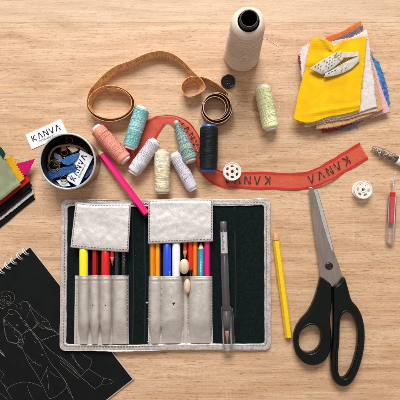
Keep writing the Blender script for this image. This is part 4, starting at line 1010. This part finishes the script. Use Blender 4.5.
    for k in range(9):
        c0 = P(336.5+rnd.uniform(-2.5,3.5), 54.8+rnd.uniform(-1.5,2), zt+2.4); a = rnd.uniform(0, 6.28); q = []
        for i in range(4): a += rnd.uniform(-1.2, 1.2); c0 = c0+Vector((math.cos(a), math.sin(a), 0))*rnd.uniform(.8, 1.7); q.append(c0+Vector((0,0,rnd.uniform(-.3,.9))))
        mb.tube(smooth(q, 6), .28, 6)
    mb.build('knot', yk, root)
    # frayed threads at the lower edge
    mb = MB()
    for k in range(16):
        x = rnd.uniform(326, 358); y = 131-(x-326)*.2; mb.tube(smooth([P(x, y-3, 1.6), P(x+rnd.uniform(-2,2), y+rnd.uniform(0,2.5), .6), P(x+rnd.uniform(-4,4), y+rnd.uniform(1,4), .4), P(x+rnd.uniform(-5,5), y+rnd.uniform(0,3.5), .4)], 5), .22, 5)
    tag(mb.build('frayed_threads', mat('fray', srgb(170,170,160), .8)), 'grey frayed threads hanging from the lower edge of the swatch pile', 'threads')
pile()
def left_pile():
    g = dict(group='fabric swatches in the left hand pile', lseed=55, amp=.5)
    e = Vector((-.78,.625)); f = Vector((-.53,-.85))
    def q(c, Le, Lf): c = Vector(c); return [tuple(c+f*Lf), tuple(c)], [tuple(c+f*Lf+e*Le), tuple(c+e*Le)]
    lay = [('black swatch at the very bottom of the left hand pile', (35,199), fabric('lp_black', srgb(12,11,12)), 0, 24),
           ('pale grey swatch with pinked edge in the left hand pile', (34,193.5), fabric('lp_grey', srgb(214,204,200)), 1, 22),
           ('charcoal swatch under the black one in the left pile', (32,190.5), fabric('lp_char', srgb(26,24,25)), 2, 22),
           ('black swatch directly below the red one', (31.5,186), fabric('lp_black2', srgb(12,11,13)), 3, 20),
           ('scarlet swatch in the left hand pile', (30.5,180.5), fabric('lp_red', srgb(214,30,30)), 4.4, 12)]
    for (lb, c, m, k, lf) in lay:
        T, B_ = q(c, 90, lf); swatch(lb, T, B_, 1.3+k*1.5, m, seed=60+k, tooth=1.7 if 'pinked' in lb else .8, th=1.1, wob=1, **g)
    swatch('magenta swatch with a pointed corner sticking out to the right', [(16,163.5),(25,161.5),(34.5,158.8)], [(12,182),(20,178),(28,173)], 9.4, fabric('lp_magenta', srgb(214,14,104)), seed=70, wob=.5, **g)
    T, B_ = q((25.0,178.5), 80, 27); swatch('golden yellow swatch with shaggy edge in the left pile', T, B_, 10.6, fabric('lp_yellow', srgb(240,176,20), ns=.6), seed=71, tooth=2.2, th=1.3, **g)
    T, B_ = q((20.5,184.5), 90, 41)
    swatch('sage green swatch on top of the left hand pile', T, B_, 12.6, fabric('lp_sage', srgb(160,162,126), srgb(140,144,108), ns=.1), seed=72, th=1.2, tooth=.5, extra=lambda u, v, x, y: 1.1*math.exp(-((u-.9)/.06)**2)+.6*math.sin(u*7), **g)
    swatch('dark bottle green swatch folded over the sage one', [(-12,140),(0,146.5),(5.5,154)], [(-16,146),(-3,151),(3,158.5)], 14.9, fabric('lp_dkgreen', srgb(14,66,48)), seed=73, wob=.4, **g)
left_pile()

# ---------------------------------------------------------------- stray threads on the table
def stray(pts, m, label, r=.13):
    mb = MB(); mb.tube(smooth([P(x, y, z) for x, y, z in pts], 8), r, 5); tag(mb.build('loose_thread', m), label, 'thread')
stray([(201,118,.4),(196,128,2),(194,140,4.5),(198,152,5)], M_white_thread, 'pale thread hanging beside the black spool on the ribbon')
stray([(222,88,.3),(232,93,.3),(241,98,.3),(236,106,.3),(228,113,.3),(224,125,.3)], tcol('stray_cream',226,200,170), 'fine cream thread curling right of the brown tape roll')
stray([(205,146,.8),(214,146,14),(206,132,14),(202,120,5),(207,114,.6)][:1]+[(203,140,5),(201,130,6),(203,122,6)], tcol('stray_b',214,200,190), 'fine pale thread crossing left of the black spool')
stray([(367,156,.3),(370,152,.3),(373,148.6,1.2)], tcol('stray_r',200,120,100), 'single hair of ribbon thread reaching towards the clear vial')
